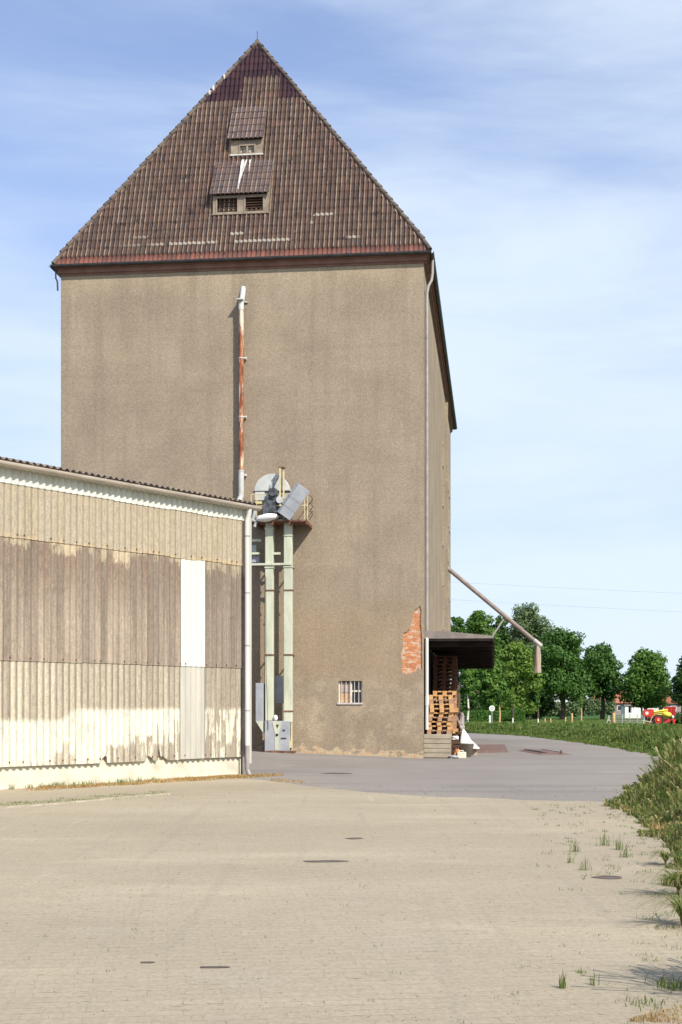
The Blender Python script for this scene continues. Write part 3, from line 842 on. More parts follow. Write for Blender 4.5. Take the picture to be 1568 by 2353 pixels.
# hip and ridge tiles: short overlapping half pipes
def ridge_tiles(mb, a, b, bend=None, r=0.075, step=0.33, seed=1):
    rr = random.Random(seed)
    pts = [Vector(a)] + ([Vector(bend)] if bend else []) + [Vector(b)]
    for i in range(len(pts) - 1):
        p, q = pts[i], pts[i + 1]; L = (q - p).length; d = (q - p).normalized(); n = max(1, int(L / step))
        for k in range(n):
            s0 = p + d * (L * k / n - 0.02); s1 = p + d * (L * (k + 1) / n + 0.03)
            j = Vector((rr.uniform(-.008, .008), rr.uniform(-.008, .008), rr.uniform(-.006, .012)))
            mb.tube([s0 + j + Vector((0, 0, 0.035)), s1 + j], [r * 1.12, r * 0.9], 8, True, True)
mb = MB()
ap1 = (APX, APS, ZAP); ap2 = (APX, LEN - APS, ZAP)
for sx in (0, 1):
    for sy in (0, 1):
        ex = OV if sx == 0 else -WID - OV; kx = -0.02 if sx == 0 else -WID + 0.02
        ey = -OV if sy == 0 else LEN + OV; ky = 0.02 if sy == 0 else LEN - 0.02
        ridge_tiles(mb, (ex, ey, ZE + 0.04), ap1 if sy == 0 else ap2, (kx, ky, ZK + 0.03), seed=sx * 2 + sy)
ridge_tiles(mb, ap1, ap2)
mb.build('hip_tiles', M['mortar'], tower)
# lime blobs on the left hip
mb = MB()
for f in (0.015, 0.05, 0.755, 0.775, 0.83):
    p = Vector((-WID - 0.2, 0.0, ZK - 0.25)).lerp(Vector(ap1), f) + Vector((0, -0.10, 0.0))
    mb = MB(); mb.blob(p, (0.045, 0.04, 0.10), int(f * 100), 0.25); mb.build('hip_mortar', M['lichenwhite'], tower)
mb = MB(); mb.tube([(APX, APS, ZAP), (APX, APS, ZAP + 0.42)], 0.012, 6); mb.build('lightning_rod', M['zinc_dark'], tower)

# dormers
def fy(z): return -float(off(PF, z))
def wave_roof(mb, x0, x1, y0, z0, y1, z1):
    """tiled lean-to in overlapping courses, with an underside"""
    us = np.arange(x0, x1 + 1e-6, 0.16 / 6); m_ = len(us); n = max(2, int(round((z1 - z0) / TR)))
    vs = []; fs = []
    def row(f, lift, amp=0.85):
        yy = y0 + (y1 - y0) * f; zz = z0 + (z1 - z0) * f
        for u in us:
            h = float(prof_wave(u)) * amp + lift; vs.append((u, yy - h * 0.85, zz + h * 0.5))
    for k in range(n): row(k / n, 0.050, 0.75); row((k + 1) / n - 0.003, 0.032, 0.75)
    R_ = 2 * n
    for r_ in range(R_ - 1): fs += [(r_ * m_ + i, r_ * m_ + i + 1, (r_ + 1) * m_ + i + 1, (r_ + 1) * m_ + i) for i in range(m_ - 1)]
    b = len(vs); row(0.0, 0.010); row(1.0, 0.0)
    fs += [(b + m_ + i, b + m_ + i + 1, b + i + 1, b + i) for i in range(m_ - 1)]
    fs += [(i + 1, i, b + i, b + i + 1) for i in range(m_ - 1)]
    mb.add(vs, fs)
def dormer(pxl, pxr, py_eave, py_bot, py_roof, openings, label):
    # face stands forward of the slope
    zb = TL(pxl, py_bot, 1.2)[1]
    for _ in range(3):
        yb = fy(zb) ; zb = TL(pxl, py_bot, yb)[1]
    yf = yb - 0.04
    xl = TL(pxl, py_eave, yf)[0]; xr = TL(pxr, py_eave, yf)[0]; ze = TL(pxl, py_eave, yf)[1]
    zr = TL(pxl, py_roof, fy(ze + 1.0))[1]
    d = empty('dormer', (0, 0, 0)); d.parent = tower; tag(d, label)
    d.name = 'dormer'
    # cheeks + face around openings
    for xx in (xl + 0.05, xr - 0.11):
        mb = MB(); mb.prism([(yf + 0.02, zb - 0.05), (fy(zb) + 0.15, zb - 0.05), (fy(zr) + 0.1, zr - 0.1), (yf + 0.02, ze)], 'x', xx, xx + 0.06); mb.build('cheek', M['dormerwood'], d)
    mb = MB()
    xs_ = [xl + 0.05] + [c for op in openings for c in (TL(op[0], 0, yf)[0], TL(op[1], 0, yf)[0])] + [xr - 0.05]
    for i in range(0, len(xs_), 2):
        mb.box(xs_[i], xs_[i + 1], yf, yf + 0.06, zb, ze)
    zo0 = TL(pxl, openings[0][3], yf)[1]; zo1 = TL(pxl, openings[0][2], yf)[1]
    for i in range(1, len(xs_) - 1, 2):
        mb.box(xs_[i], xs_[i + 1], yf, yf + 0.06, zb, zo0); mb.box(xs_[i], xs_[i + 1], yf, yf + 0.06, zo1, ze)
    mb.build('front_board', M['dormerwood'], d)
    for i in range(1, len(xs_) - 1, 2):
        a, b = xs_[i], xs_[i + 1]
        fr = MB()
        for q in ((a, a + 0.05, zo0, zo1), (b - 0.05, b, zo0, zo1), (a + 0.05, b - 0.05, zo0, zo0 + 0.05), (a + 0.05, b - 0.05, zo1 - 0.05, zo1)):
            fr.box(q[0], q[1], yf - 0.02, yf + 0.05, q[2], q[3])
        light = openings[(i - 1) // 2][4]
        wf = fr.build('window', M['dormerwood'], d)
        pb = MB(); pb.box(a + 0.02, b - 0.02, yf + 0.35 if light == 'dark' else yf + 0.09, yf + 0.40, zo0 + 0.001, zo1 - 0.001)
        pb.build('panel', {'dark': M['louvre'], 'slat': M['louvre'], 'pale': M['greysheet']}[light], wf)
        if light != 'pale':
            sl = MB()
            k = 0; zz = zo0 + 0.09
            while zz < zo1 - 0.06:
                sl.box(a + 0.05, b - 0.05, yf + 0.02, yf + 0.07, zz, zz + (0.025 if light == 'slat' else 0.012)); zz += 0.085 if light == 'slat' else 0.15
            sl.build('slats', M['brown'] if light == 'slat' else M['louvre'], wf)
        else:
            sl = MB(); c_ = (a + b) / 2
            sl.box(c_ - 0.03, c_ + 0.03, yf - 0.01, yf + 0.04, zo0 + 0.05, zo1 - 0.05); sl.build('mullion', M['dormerwood'], wf)
    rb = MB(); wave_roof(rb, xl - 0.04, xr + 0.0, yf - 0.12, ze - 0.01, fy(zr) + 0.02, zr)
    rf = rb.build('dormer_roof', M['tiles'], d, fix=False)
    U = np.zeros((len(rf.data.vertices), 3), np.float32)
    co_ = np.zeros(len(rf.data.vertices) * 3, np.float32); rf.data.vertices.foreach_get('co', co_); co_ = co_.reshape(-1, 3)
    U[:, 0] = co_[:, 0]; U[:, 1] = np.clip(co_[:, 2] - ZE, 2.2, 6.4); U[:, 2] = -1
    at = rf.data.attributes.new('tile_uv', 'FLOAT_VECTOR', 'POINT'); at.data.foreach_set('vector', U.ravel())
    sb = MB(); sb.box(xl + 0.03, xr - 0.03, yf - 0.05, yf + 0.10, zb - 0.045, zb)
    sb.build('apron', M['lichenwhite'] if openings[0][4] == 'pale' else M['dormerwood'], d)
    return (yf - 0.12, ze, fy(zr) + 0.02, zr)
u1 = dormer(527, 607, 323, 357, 240, [(549, 588, 333, 356, 'pale')], 'small upper dormer with a pale two-pane window and white streaks below')
u2 = dormer(486, 621, 450, 493, 368, [(496, 549, 453, 492, 'dark'), (561, 608, 450, 489, 'slat')], 'wide lower dormer with two dark louvred openings')
# lime runs beneath the upper dormer
def run(px0, py0, px1, py1, w0, w1, plane=None):
    mb = MB(); n = 12; L = []; Rr = []
    rr = random.Random(int(px0))
    for i in range(n + 1):
        f = i / n; px = px0 + (px1 - px0) * f; py = py0 + (py1 - py0) * f
        y = 1.5
        for _ in range(8):
            x, z = TL(px, py, y); y = (fy(z) if plane is None else plane[0] + (plane[2] - plane[0]) * (z - plane[1]) / (plane[3] - plane[1])) - 0.10
        ww = (w0 + (w1 - w0) * f) * (0.75 + 0.5 * rr.random())
        L.append((x - ww, y, z)); Rr.append((x + ww, y, z))
    mb.add(L + Rr, [(i, i + 1, n + 2 + i, n + 1 + i) for i in range(n)])
    return mb
for a in ((559, 366, 547, 434, 0.05, 0.015), (567, 366, 553, 410, 0.03, 0.01), (575, 366, 572, 392, 0.02, 0.008)):
    run(*a, plane=u2).build('lime_run', M['lichenwhite'], tower, fix=False)

# front window: bars, frame, panes, sill
wd = empty('window', (0, 0, 0)); wd.parent = tower
mb = MB(); mb.box(wx0, wx1, 0.13, 0.158, wz0, wz1); mb.build('pane', M['glass'], wd)
mb = MB(); xm = wx0 + 0.50 * (wx1 - wx0)
for q in ((wx0, wx0 + 0.06, wz0, wz1), (wx1 - 0.05, wx1, wz0, wz1), (xm - 0.02, xm + 0.05, wz0, wz1)): mb.box(q[0], q[1], 0.08, 0.128, q[2], q[3])
mb.box(xm + 0.05, wx1 - 0.05, 0.08, 0.126, wz0 + 0.36, wz0 + 0.42)
mb.build('frame', M['cream'], wd)
mb = MB(); mb.box(wx0 + 0.061, xm - 0.021, 0.10, 0.125, wz0 + 0.01, wz0 + 0.32); mb.build('board', M['framewood'], wd)
mb = MB(); mb.box(wx0 + 0.061, xm - 0.021, 0.10, 0.125, wz0 + 0.34, wz1 - 0.06); mb.build('board', M['curtain'], wd)
mb = MB()
for k in range(5):
    x = wx0 + (wx1 - wx0) * (k + 0.75) / 5.6; mb.tube([(x, 0.035, wz0), (x, 0.035, wz1)], 0.013, 6)
mb.build('bars', M['iron'], wd)
mb = MB(); mb.box(wx0 - 0.04, wx1 + 0.02, -0.04, 0.128, wz0 - 0.055, wz0 + 0.001); mb.build('sill', M['iron'], wd)

# windows in the long wall (seen edge-on, far along it)
for s in (16.5, 21.4, 23.4, 25.6):
    for z in (5.2, 7.2, 9.0, 10.8, 12.6):
        if s == 21.4 and z == 9.0: continue
        mb = MB(); mb.box(-0.05, 0.03, s, s + 0.8, z, z + 0.08); mb.box(0.002, 0.03, s, s + 0.08, z + 0.08, z + 1.0); mb.box(0.002, 0.03, s + 0.72, s + 0.8, z + 0.08, z + 1.0); mb.box(0.002, 0.03, s, s + 0.8, z + 1.0, z + 1.08)
        wf = mb.build('side_window', M['concrete'], tower)
        pb = MB(); pb.box(0.001, 0.008, s + 0.08, s + 0.72, z + 0.08, z + 1.0); pb.build('pane', M['glass'], wf)
mb = MB(); mb.box(0.0, 0.11, 20.2, 20.6, 4.2, 16.3); mb.build('pilaster', M['plaster'], tower)

# corner downpipe
dp = [(OV + GR, 0.42, 16.66), (OV + GR, 0.42, 16.2), (OV + 0.04, 0.40, 15.95), (0.14, 0.34, 15.75), (0.09, 0.32, 15.5), (0.09, 0.32, 3.95)]
mb = MB(); mb.tube(dp, 0.05, 10)
for z in (14, 12, 10, 8, 6): mb.tube([(0.09, 0.32, z), (0.09, 0.32, z + 0.06)], 0.058, 10)
mb.build('downpipe', M['zinc'], tower)
mb = MB(); mb.tube([(0.10, 0.10, 3.9), (0.10, 0.10, 0.95)], 0.055, 10); mb.tube([(0.10, 0.10, 2.05), (0.10, 0.10, 1.75)], 0.068, 10)
mb.tube([(0.09, 0.32, 4.0), (0.10, 0.2, 3.93), (0.10, 0.10, 3.85)], 0.05, 10)
mb.build('downpipe', M['whitepipe'], tower)
# left corner gutter outlet stub
mb = MB(); mb.tube([(-WID - 0.13, -0.15, 16.62), (-WID - 0.13, -0.15, 16.3), (-WID - 0.09, -0.10, 16.2), (-WID - 0.09, -0.06, 15.9)], 0.03, 8); mb.build('gutter_outlet', M['zinc_dark'], tower)

# loading dock along the right wall + canopy
DX = 0.89; DZ = 0.80
mb = MB()
mb.box(0.01, DX, 0.02, 22.0, -0.2, DZ)
for k in range(5):
    z = 0.02 + k * 0.155
    mb.box(0.005, DX + 0.012, -0.012, 0.02, z + 0.012, z + 0.150)
mb.build('loading_dock', M['concrete'], tower, bevel=0.008)
CX = 2.30
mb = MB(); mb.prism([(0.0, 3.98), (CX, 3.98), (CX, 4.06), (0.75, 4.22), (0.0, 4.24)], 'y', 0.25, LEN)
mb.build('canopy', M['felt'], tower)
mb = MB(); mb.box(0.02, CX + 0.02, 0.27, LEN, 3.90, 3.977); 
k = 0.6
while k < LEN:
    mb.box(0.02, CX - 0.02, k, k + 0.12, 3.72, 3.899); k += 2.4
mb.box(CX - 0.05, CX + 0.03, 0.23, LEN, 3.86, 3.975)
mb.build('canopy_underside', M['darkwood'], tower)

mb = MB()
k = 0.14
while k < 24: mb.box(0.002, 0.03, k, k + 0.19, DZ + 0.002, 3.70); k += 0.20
mb.build('shade_boards', M['darkwood'], tower)  # dark boards added to make the wall under the canopy read as shade
# old side shadows need nothing more; small lamp bracket near the far end
mb = MB(); mb.tube([(0.0, 12.0, 4.75), (0.12, 12.0, 4.85), (0.22, 12.0, 4.6)], 0.025, 6); mb.build('wall_bracket', M['darkmetal'], tower)

# ================================================================== RUSTY WALL PIPE
pipe = empty('wall_pipe', (TX, TY, 0), TRZ, 'long rusty orange pipe climbing the middle of the granary wall', 'pipe')
def PXL(px, ly=-0.2): return TL(px, 0, ly)[0]
xp = TL(554.5, 900, -0.22)[0]
za = TL(554, 1083, -0.22)[1]; zb_ = TL(554, 712, -0.22)[1]; zc = TL(554, 660, 0)[1]
mb = MB(); mb.tube([(xp, -0.22, za), (xp, -0.22, zb_)], 0.085, 14); mb.build('rusty_length', M['rustpipe'], pipe)
mb = MB(); mb.tube([(xp, -0.22, zb_), (xp, -0.22, zb_ + 0.22), (xp + 0.02, -0.12, zb_ + 0.45), (xp + 0.03, 0.05, zc)], [0.093, 0.093, 0.093, 0.088], 14)
mb.build('upper_elbow', M['lightgrey'], pipe)
mb = MB(); zt_ = TL(554, 690, -0.2)[1]; mb.box(xp - 0.13, xp + 0.09, -0.40, 0.0, zt_ - 0.02, zt_ + 0.02); mb.box(xp + 0.09, xp + 0.2, -0.06, 0.0, zt_ - 0.03, zt_)
mb.build('bracket_shelf', M['lightgrey'], pipe)
ze_ = TL(554, 1150, -0.22)[1]
mb = MB(); mb.tube([(xp, -0.22, za), (xp, -0.22, za - 0.7), (xp, -0.22, ze_ + 0.15), (xp - 0.05, -0.28, ze_ - 0.02), (xp - 0.3, -0.6, ze_ - 0.45), (xp - 0.42, -0.8, ze_ - 0.8)], [0.096] * 3 + [0.10, 0.10, 0.10], 14)
mb.tube([(xp, -0.22, za - 0.01), (xp, -0.22, za + 0.03)], 0.105, 14)
mb.build('lower_elbow', M['lightgrey'], pipe)
for py in (823, 958, 1092):
    z = TL(554, py, -0.22)[1]
    mb = MB(); mb.tube([(xp, -0.22, z - 0.02), (xp, -0.22, z + 0.02)], 0.098, 14); mb.box(xp + 0.08, xp + 0.15, -0.24, 0.0, z - 0.02, z + 0.02); mb.blob((xp + 0.15, -0.2, z), (0.045, 0.04, 0.045), 1, 0.0, 8, 6)
    mb.build('clamp', M['iron'], pipe)

# ================================================================== BUCKET ELEVATOR
el = empty('bucket_elevator', (TX, TY, 0), TRZ, 'pale green twin-leg bucket elevator with railed platform against the granary wall', 'grain elevator')
EY = -0.75
def E(px, py, ly=EY): return TL(px, py, ly)
zleg0 = E(618, 1660)[1]; zleg1 = E(618, 1172)[1]
for (a, b) in ((609.5, 627.5), (652.5, 671.0)):
    x0, x1 = E(a, 0, EY - 0.13)[0], E(b, 0, EY - 0.13)[0]
    mb = MB(); mb.box(x0, x1, EY - 0.13, EY + 0.13, zleg0, zleg1)
    lg = mb.build('leg', M['green'], el, bevel=0.012)
    for py in ((1215, 1305, 1357, 1505, 1657) if a < 640 else (1232, 1304, 1357, 1505, 1634)):
        z = E(618, py)[1]
        fb = MB(); fb.box(x0 - 0.02, x1 + 0.02, EY - 0.155, EY + 0.15, z - 0.018, z + 0.018); fb.build('flange', M['rust'] if py > 1340 else M['green'], lg)
# cross braces
for (a, b, py, ly) in ((572, 671, 1297, EY - 0.15), (572, 600, 1242, EY), (625, 645, 1272, EY), (572, 598, 1272, EY + 0.2)):
    x0, z = E(a, py, ly); x1 = E(b, py, ly)[0]; mb = MB(); mb.box(x0, x1, ly - 0.03, ly + 0.03, z - 0.035, z + 0.035); mb.build('brace', M['green'], el)
mb = MB()
for (a, b, py) in ((560, 612, 1330), (560, 612, 1505), (560, 612, 1600)):
    x0, z = E(a, py, EY + 0.1)
# stays back to the wall
for px in (612, 668):
    for py in (1300, 1505):
        x, z = E(px, py); mb = MB(); mb.box(x - 0.02, x + 0.02, EY + 0.13, 0.0, z - 0.02, z + 0.02); mb.build('wall_stay', M['darkmetal'], el)
# boot
x0, z0 = E(608.5, 1719, EY - 0.22); x1, z1 = E(666, 1657, EY - 0.22)
gzb = 0.235 * min(1, max(0, (2.7 - (TX + 0.9937 * x0)) / 5.7))
mb = MB(); mb.box(x0, x1, EY - 0.22, EY + 0.22, gzb + 0.05, z1)
boot = mb.build('boot', M['bluegrey'], el, bevel=0.012)
xc = (x0 + x1) / 2
mb = MB(); mb.prism([(xc - 0.16, z1 - 0.02), (xc + 0.16, z1 - 0.02), (xc + 0.055, z1 - 0.42), (xc + 0.055, gzb + 0.07), (xc - 0.07, gzb + 0.07), (xc - 0.07, z1 - 0.42)], 'y', EY - 0.235, EY - 0.22)
mb.build('centre_plate', M['green'], boot)
mb = MB(); mb.box(xc + 0.13, xc + 0.31, EY - 0.24, EY - 0.22, z1 - 0.58, z1 - 0.55); mb.build('handle', M['darkmetal'], boot)
mb = MB(); mb.box(xc + 0.19, xc + 0.26, EY - 0.245, EY - 0.22, z1 - 0.32, z1 - 0.28); mb.build('latch', M['darkmetal'], boot)
mb = MB(); mb.blob((xc, EY - 0.25, z1 - 0.45), (0.05, 0.03, 0.04), 3, 0.1, 8, 6); mb.build('knob', M['darkmetal'], boot)
mb = MB(); mb.prism([(xc - 0.03, z1 - 0.12), (xc + 0.06, z1 - 0.12), (xc + 0.01, z1 - 0.24)], 'y', EY - 0.25, EY - 0.235)
mb.build('warning_triangle', M['darkmetal'], boot)
mb = MB(); mb.box(x0 - 0.01, x1 + 0.14, EY - 0.30, EY + 0.24, gzb - 0.05, gzb + 0.05); mb.build('base_plate', M['rust'], el)
mb = MB(); mb.box(x1 + 0.02, x1 + 0.05, EY - 0.1, EY + 0.1, gzb + 0.05, z1); mb.box(x1 + 0.0, x1 + 0.08, EY - 0.2, EY - 0.1, gzb + 0.15, gzb + 0.38); mb.build('tension_rod', M['yellow'], el)
# feed hopper on the left
xa, za1 = E(590, 1570, EY); xb, za0 = E(606, 1657, EY)
mb = MB(); mb.prism([(xa, za1), (xb + 0.02, za1), (xb + 0.02, za0 - 0.40), (xb - 0.02, za0 - 0.36), (xa, za0)], 'y', EY - 0.2, EY + 0.55)
mb.build('feed_hopper', M['bluegrey'], el, bevel=0.01)
mb = MB(); mb.prism([(xa + 0.01, za0 - 0.005), (xb + 0.02, za0 - 0.005), (xb + 0.02, za0 - 0.38)], 'y', EY - 0.215, EY - 0.2); mb.build('hopper_skirt', M['green'], el)
# cabinet between legs near the wall
xa, za1 = E(633, 1553, -0.25); xb, za0 = E(652, 1612, -0.25)
mb = MB(); mb.box(xa, xb, -0.3, 0.0, za0, za1); mb.box(xa, xb, -0.31, -0.3, za0 - 0.06, za0)
mb.build('cabinet', M['bluegrey'], el, bevel=0.008)
xa, za1 = E(637, 1615, -0.25); mb = MB(); mb.box(xa - 0.08, xa + 0.18, -0.3, -0.05, z1, za0 - 0.07); mb.build('wood_block', M['dormerwood'], el)
x, z = E(637, 1649, EY - 0.2); mb = MB(); mb.blob((x - 0.06, EY - 0.15, z1 + 0.10), (0.075, 0.07, 0.10), 2, 0.0, 12, 8); mb.build('white_knob', M['white'], el)
mb = MB(); xx = E(613, 1500, EY - 0.2)[0]
mb.tube([(xx - 0.03, EY - 0.16, 6.0), (xx - 0.02, EY - 0.19, 3.0), (xx + 0.06, EY - 0.25, 0.95)], 0.008, 5); mb.build('cable', M['darkmetal'], el)
# platform
xa, zp = E(587, 1196, EY - 0.45); xb = E(705, 1196, EY - 0.45)[0]
mb = MB(); mb.box(xa - 0.2, xb, EY - 0.45, -0.02, zp - 0.05, zp)
for k in range(4):
    xk = xa + (xb - xa) * k / 3; mb.box(xk - 0.03, xk + 0.03, EY - 0.43, -0.02, zp - 0.14, zp - 0.05)
pf = mb.build('platform', M['rust'], el)
# head housing: half-drum over both legs
hx0, hz = E(587, 1131); hx1 = E(667, 1131)[0]; hc = (hx0 + hx1) / 2; hr = (hx1 - hx0) / 2
poly = [(hc + hr * math.cos(math.pi * k / 16), hz + hr * 0.98 * math.sin(math.pi * k / 16)) for k in range(17)]
mb = MB(); mb.prism(poly, 'y', EY - 0.20, EY + 0.20)
hd = mb.build('head_cover', M['lightgrey'], el, bevel=0.015)
mb = MB(); mb.box(hx0 - 0.04, hx1 + 0.02, EY - 0.23, EY + 0.23, hz - 0.03, hz)
mb.build('head_flange', M['darkmetal'], el)
mb = MB(); mb.prism([(hx0 + 0.02, hz - 0.031), (hx1 - 0.02, hz - 0.031), (hx1 - 0.0, hz - 0.40), (hx1 + 0.06, zleg1 - 0.3), (hx0 + 0.30, zleg1 - 0.3), (hx0 + 0.28, hz - 0.42), (hx0 + 0.02, hz - 0.30)], 'y', EY - 0.18, EY + 0.18)
mb.build('head_body', M['lightgrey'], el, bevel=0.01)
# drive, shaft, pulley
mb = MB(); xg, zg = E(630, 1140, EY - 0.3)
mb.box(xg - 0.16, xg + 0.10, EY - 0.46, EY - 0.21, zg - 0.55, zg + 0.22); mb.tube([(xg, EY - 0.6, zg + 0.1), (xg, EY - 0.2, zg + 0.1)], 0.14, 14)
mb.tube([(xg - 0.12, EY - 0.5, zg - 0.35), (xg - 0.12, EY - 0.2, zg - 0.35)], 0.20, 14); mb.box(xg - 0.1, xg + 0.25, EY - 0.4, EY - 0.2, zg - 0.6, zg - 0.2)
mb.tube([(xg - 0.05, EY - 0.4, zg + 0.2), (xg + 0.14, EY - 0.4, zg + 0.55)], 0.02, 6); mb.tube([(xg + 0.02, EY - 0.4, zg + 0.25), (xg + 0.02, EY - 0.4, zg + 0.6)], 0.015, 6)
mb.build('drive_gear', M['gear'], el)
mb = MB(); mb.tube([(xg + 0.22, EY - 0.56, zg - 0.16), (xg + 0.22, EY - 0.52, zg - 0.16)], [0.11, 0.11], 18); o = mb.build('pulley', M['lightgrey'], el)
# side box + yellow box
mb = MB(); xs0, zs0 = E(587, 1156, EY - 0.2); mb.box(xs0, xs0 + 0.32, EY - 0.3, EY - 0.05, zs0 + 0.07, hz - 0.04); mb.build('side_box', M['lightgrey'], el, bevel=0.01)
mb = MB(); mb.box(xs0, xs0 + 0.24, EY - 0.3, EY - 0.1, zs0 - 0.04, zs0 + 0.06); mb.build('yellow_box', M['yellow'], el)
# tilted belt guard
xg0, zg0 = E(652, 1183, EY - 0.5); xg1, zg1 = E(694, 1122, EY - 0.5)
cen = Vector(((xg0 + xg1) / 2, EY - 0.45, (zg0 + zg1) / 2)); ang = math.atan2(xg1 - xg0, zg1 - zg0)
Mx = Matrix.Translation(cen) @ Matrix.Rotation(ang, 4, 'Y') @ Matrix.Rotation(R(28), 4, 'Z')
mb = MB(); mb.box(-0.22, 0.22, -0.17, 0.17, -0.56, 0.58, Mx); bgd = mb.build('belt_guard', M['bluegrey'], el, bevel=0.012)
mb = MB()
for k in (-0.25, 0.08): mb.box(-0.225, 0.225, -0.175, 0.175, k - 0.01, k + 0.01, Mx)
mb.build('seam', M['zinc'], bgd)
# white rounded cover on the left of the platform
xw0, zw = E(588, 1190, EY - 0.4); xw1 = E(642, 1190, EY - 0.4)[0]
mb = MB(); mb.blob(((xw0 + xw1) / 2, EY - 0.42, zp + 0.09), ((xw1 - xw0) / 2, 0.22, 0.13), 6, 0.06, 20, 12, Matrix.Rotation(R(-7), 3, 'Y'))
mb.build('white_hood', M['white'], el)
mb = MB(); mb.tube([(xw0 - 0.02, EY - 0.4, zp + 0.32), (xw0 - 0.06, EY - 0.4, zp + 0.1), (xw0 - 0.12, EY - 0.4, zp + 0.02), (xw0 + 0.02, EY - 0.4, zp - 0.02), (xw0 - 0.04, EY - 0.4, zp - 0.2)], [0.06, 0.075, 0.06, 0.07, 0.05], 10)
mb.build('spout_elbow', M['lightgrey'], el)
# twin yellow posts
mb = MB()
for (px, py1) in ((644, 1075), (650, 1078)):
    x, zt = E(px, py1, EY - 0.5); ly_ = EY - 0.5 if px == 644 else EY - 0.3
    mb.box(x - 0.025, x + 0.025, ly_ - 0.02, ly_ + 0.02, zp + 0.05 if px == 650 else zp + 0.45, zt)
    if px == 644: xt, ztt = x, zt
mb.build('davit_post', M['yellow'], el)
mb = MB(); mb.box(xt - 0.05, xt + 0.13, EY - 0.53, EY - 0.27, ztt, ztt + 0.04); mb.build('davit_head', M['rust'], el)
# railings
mb = MB()
yr = EY - 0.45
for px in (577, 590, 700, 707):
    x = E(px, 0, yr)[0]; mb.tube([(x, yr, zp), (x, yr, zp + 0.85)], 0.014, 6)
xr0, xr1 = E(577, 0, yr)[0], E(707, 0, yr)[0]
for h in (0.47, 0.85): mb.tube([(xr0, yr, zp + h), (xr1, yr, zp + h)], 0.014, 6); mb.tube([(xr1, yr, zp + h), (xr1 + 0.02, -0.02, zp + h)], 0.014, 6)
mb.build('railing', M['yellow'], el)
mb = MB()
for h in (0.25, 0.5, 0.75):
    mb.tube([(xr1 - 0.08, yr - 0.0, zp + h + 0.1), (xr1 + 0.12, yr + 0.05, zp + h + 0.02), (xr1 + 0.14, yr + 0.2, zp + h - 0.05), (xr1 + 0.02, yr + 0.38, zp + h - 0.2)], 0.011, 6)
mb.tube([(xr1 - 0.3, yr, zp + 0.02), (xr1 + 0.02, yr + 0.1, zp + 0.5)], 0.011, 6)
mb.build('guard_hoop', M['rust'], el)
# box on the wall behind the legs
xa, za1 = E(573, 1278, -0.3); xb, za0 = E(597, 1293, -0.3)
mb = MB(); mb.box(xa, xb, -0.45, 0, za0, za1); mb.build('wall_box', M['bluegrey'], el)
mb = MB(); mb.box(xa, xb - 0.1, -0.40, -0.2, za1 + 0.12, za1 + 0.36); mb.tube([(xa, -0.5, za1 + 0.08), (xb, -0.5, za1 + 0.06)], 0.02, 6); mb.build('motor', M['lightgrey'], el)

# ================================================================== GRAIN SPOUT
sp = empty('grain_spout', (TX, TY, 0), TRZ, 'long grey loading pipe slanting out from the granary over the canopy with a canvas sleeve', 'grain spout')
def WL(px, py, Y):
    p = TM.inverted() @ Vector((PX(px, Y), Y, PZ(py, Y))); return p
a = WL(1026, 1303, 66.7); b = WL(1240, 1482, 66.2)
mb = MB(); mb.tube([a + (a - b).normalized() * 0.2, b], 0.105, 12); d_ = (b - a).normalized()
mb.tube([b - d_ * 1.3, b - d_ * 1.2], 0.12, 12)
mb.build('pipe', M['sleeve'] if False else simple('grey_steel_pipe', (0.20, 0.165, 0.15), (0.30, 0.25, 0.225), 3.0, 0.7, 0.1), sp)
mb = MB(); mb.tube([b - d_ * 0.35, b + d_ * 0.12], 0.13, 14)
mb.build('pipe_end', M['zinc'], sp)
s0 = WL(1237, 1482, 66.2)
mb = MB(); n = 18; prof = [(0.10, 0.0), (0.12, -0.25), (0.165, -0.55), (0.155, -0.9), (0.17, -1.2), (0.18, -1.36)]
vs = []; fs = []
for r, z in prof:
    for k in range(n):
        a_ = 2 * math.pi * k / n; rr_ = r * (1 + 0.08 * math.sin(5 * a_ + z * 3)); vs.append((s0.x + 0.02 * z + rr_ * math.cos(a_), s0.y + rr_ * math.sin(a_), s0.z + z))
for i in range(len(prof) - 1):
    for k in range(n): fs.append((i * n + k, i * n + (k + 1) % n, (i + 1) * n + (k + 1) % n, (i + 1) * n + k))
mb.add(vs, fs, True); mb.build('canvas_sleeve', M['sleeve'], sp)
s1 = WL(1158, 1423, 66.4); s2 = WL(1100, 1510, 66.4)
mb = MB(); mb.tube([s1, s2], 0.045, 8); mb.build('strut', M['zinc'], sp)

# ================================================================== PALLETS
def pallet_meshes():
    tb = MB()
    W, L = 0.80, 1.20        # width across x, length along y
    for (x0, w) in ((0, 0.145), (0.17, 0.10), (0.3275, 0.145), (0.53, 0.10), (0.655, 0.145)):
        tb.box(x0, x0 + w, 0, L, 0.122, 0.144)
    for y0 in (0, 0.5275, 1.055): tb.box(0, W, y0, y0 + 0.145, 0.100, 0.1225)
    rbs = []
    for x0 in (0, 0.3275, 0.655):
        rb = MB(); rb.box(x0, x0 + 0.145, 0, L, 0.0, 0.0215)
        for y0 in (0, 0.5275, 1.055): rb.box(x0 + 0.003, x0 + 0.142, y0 + 0.003, y0 + 0.142, 0.021, 0.101)
        rbs.append(rb)
    return tb, rbs
protos = {}
for key, mname in (('new', 'pallet'), ('old', 'palletold'), ('dark', 'palletshade')):
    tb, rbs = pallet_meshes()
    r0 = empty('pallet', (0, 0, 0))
    protos[key] = [r0, [tb.build('deck', M[mname], r0)] + [b.build('runner', M[mname], r0) for b in rbs], False]
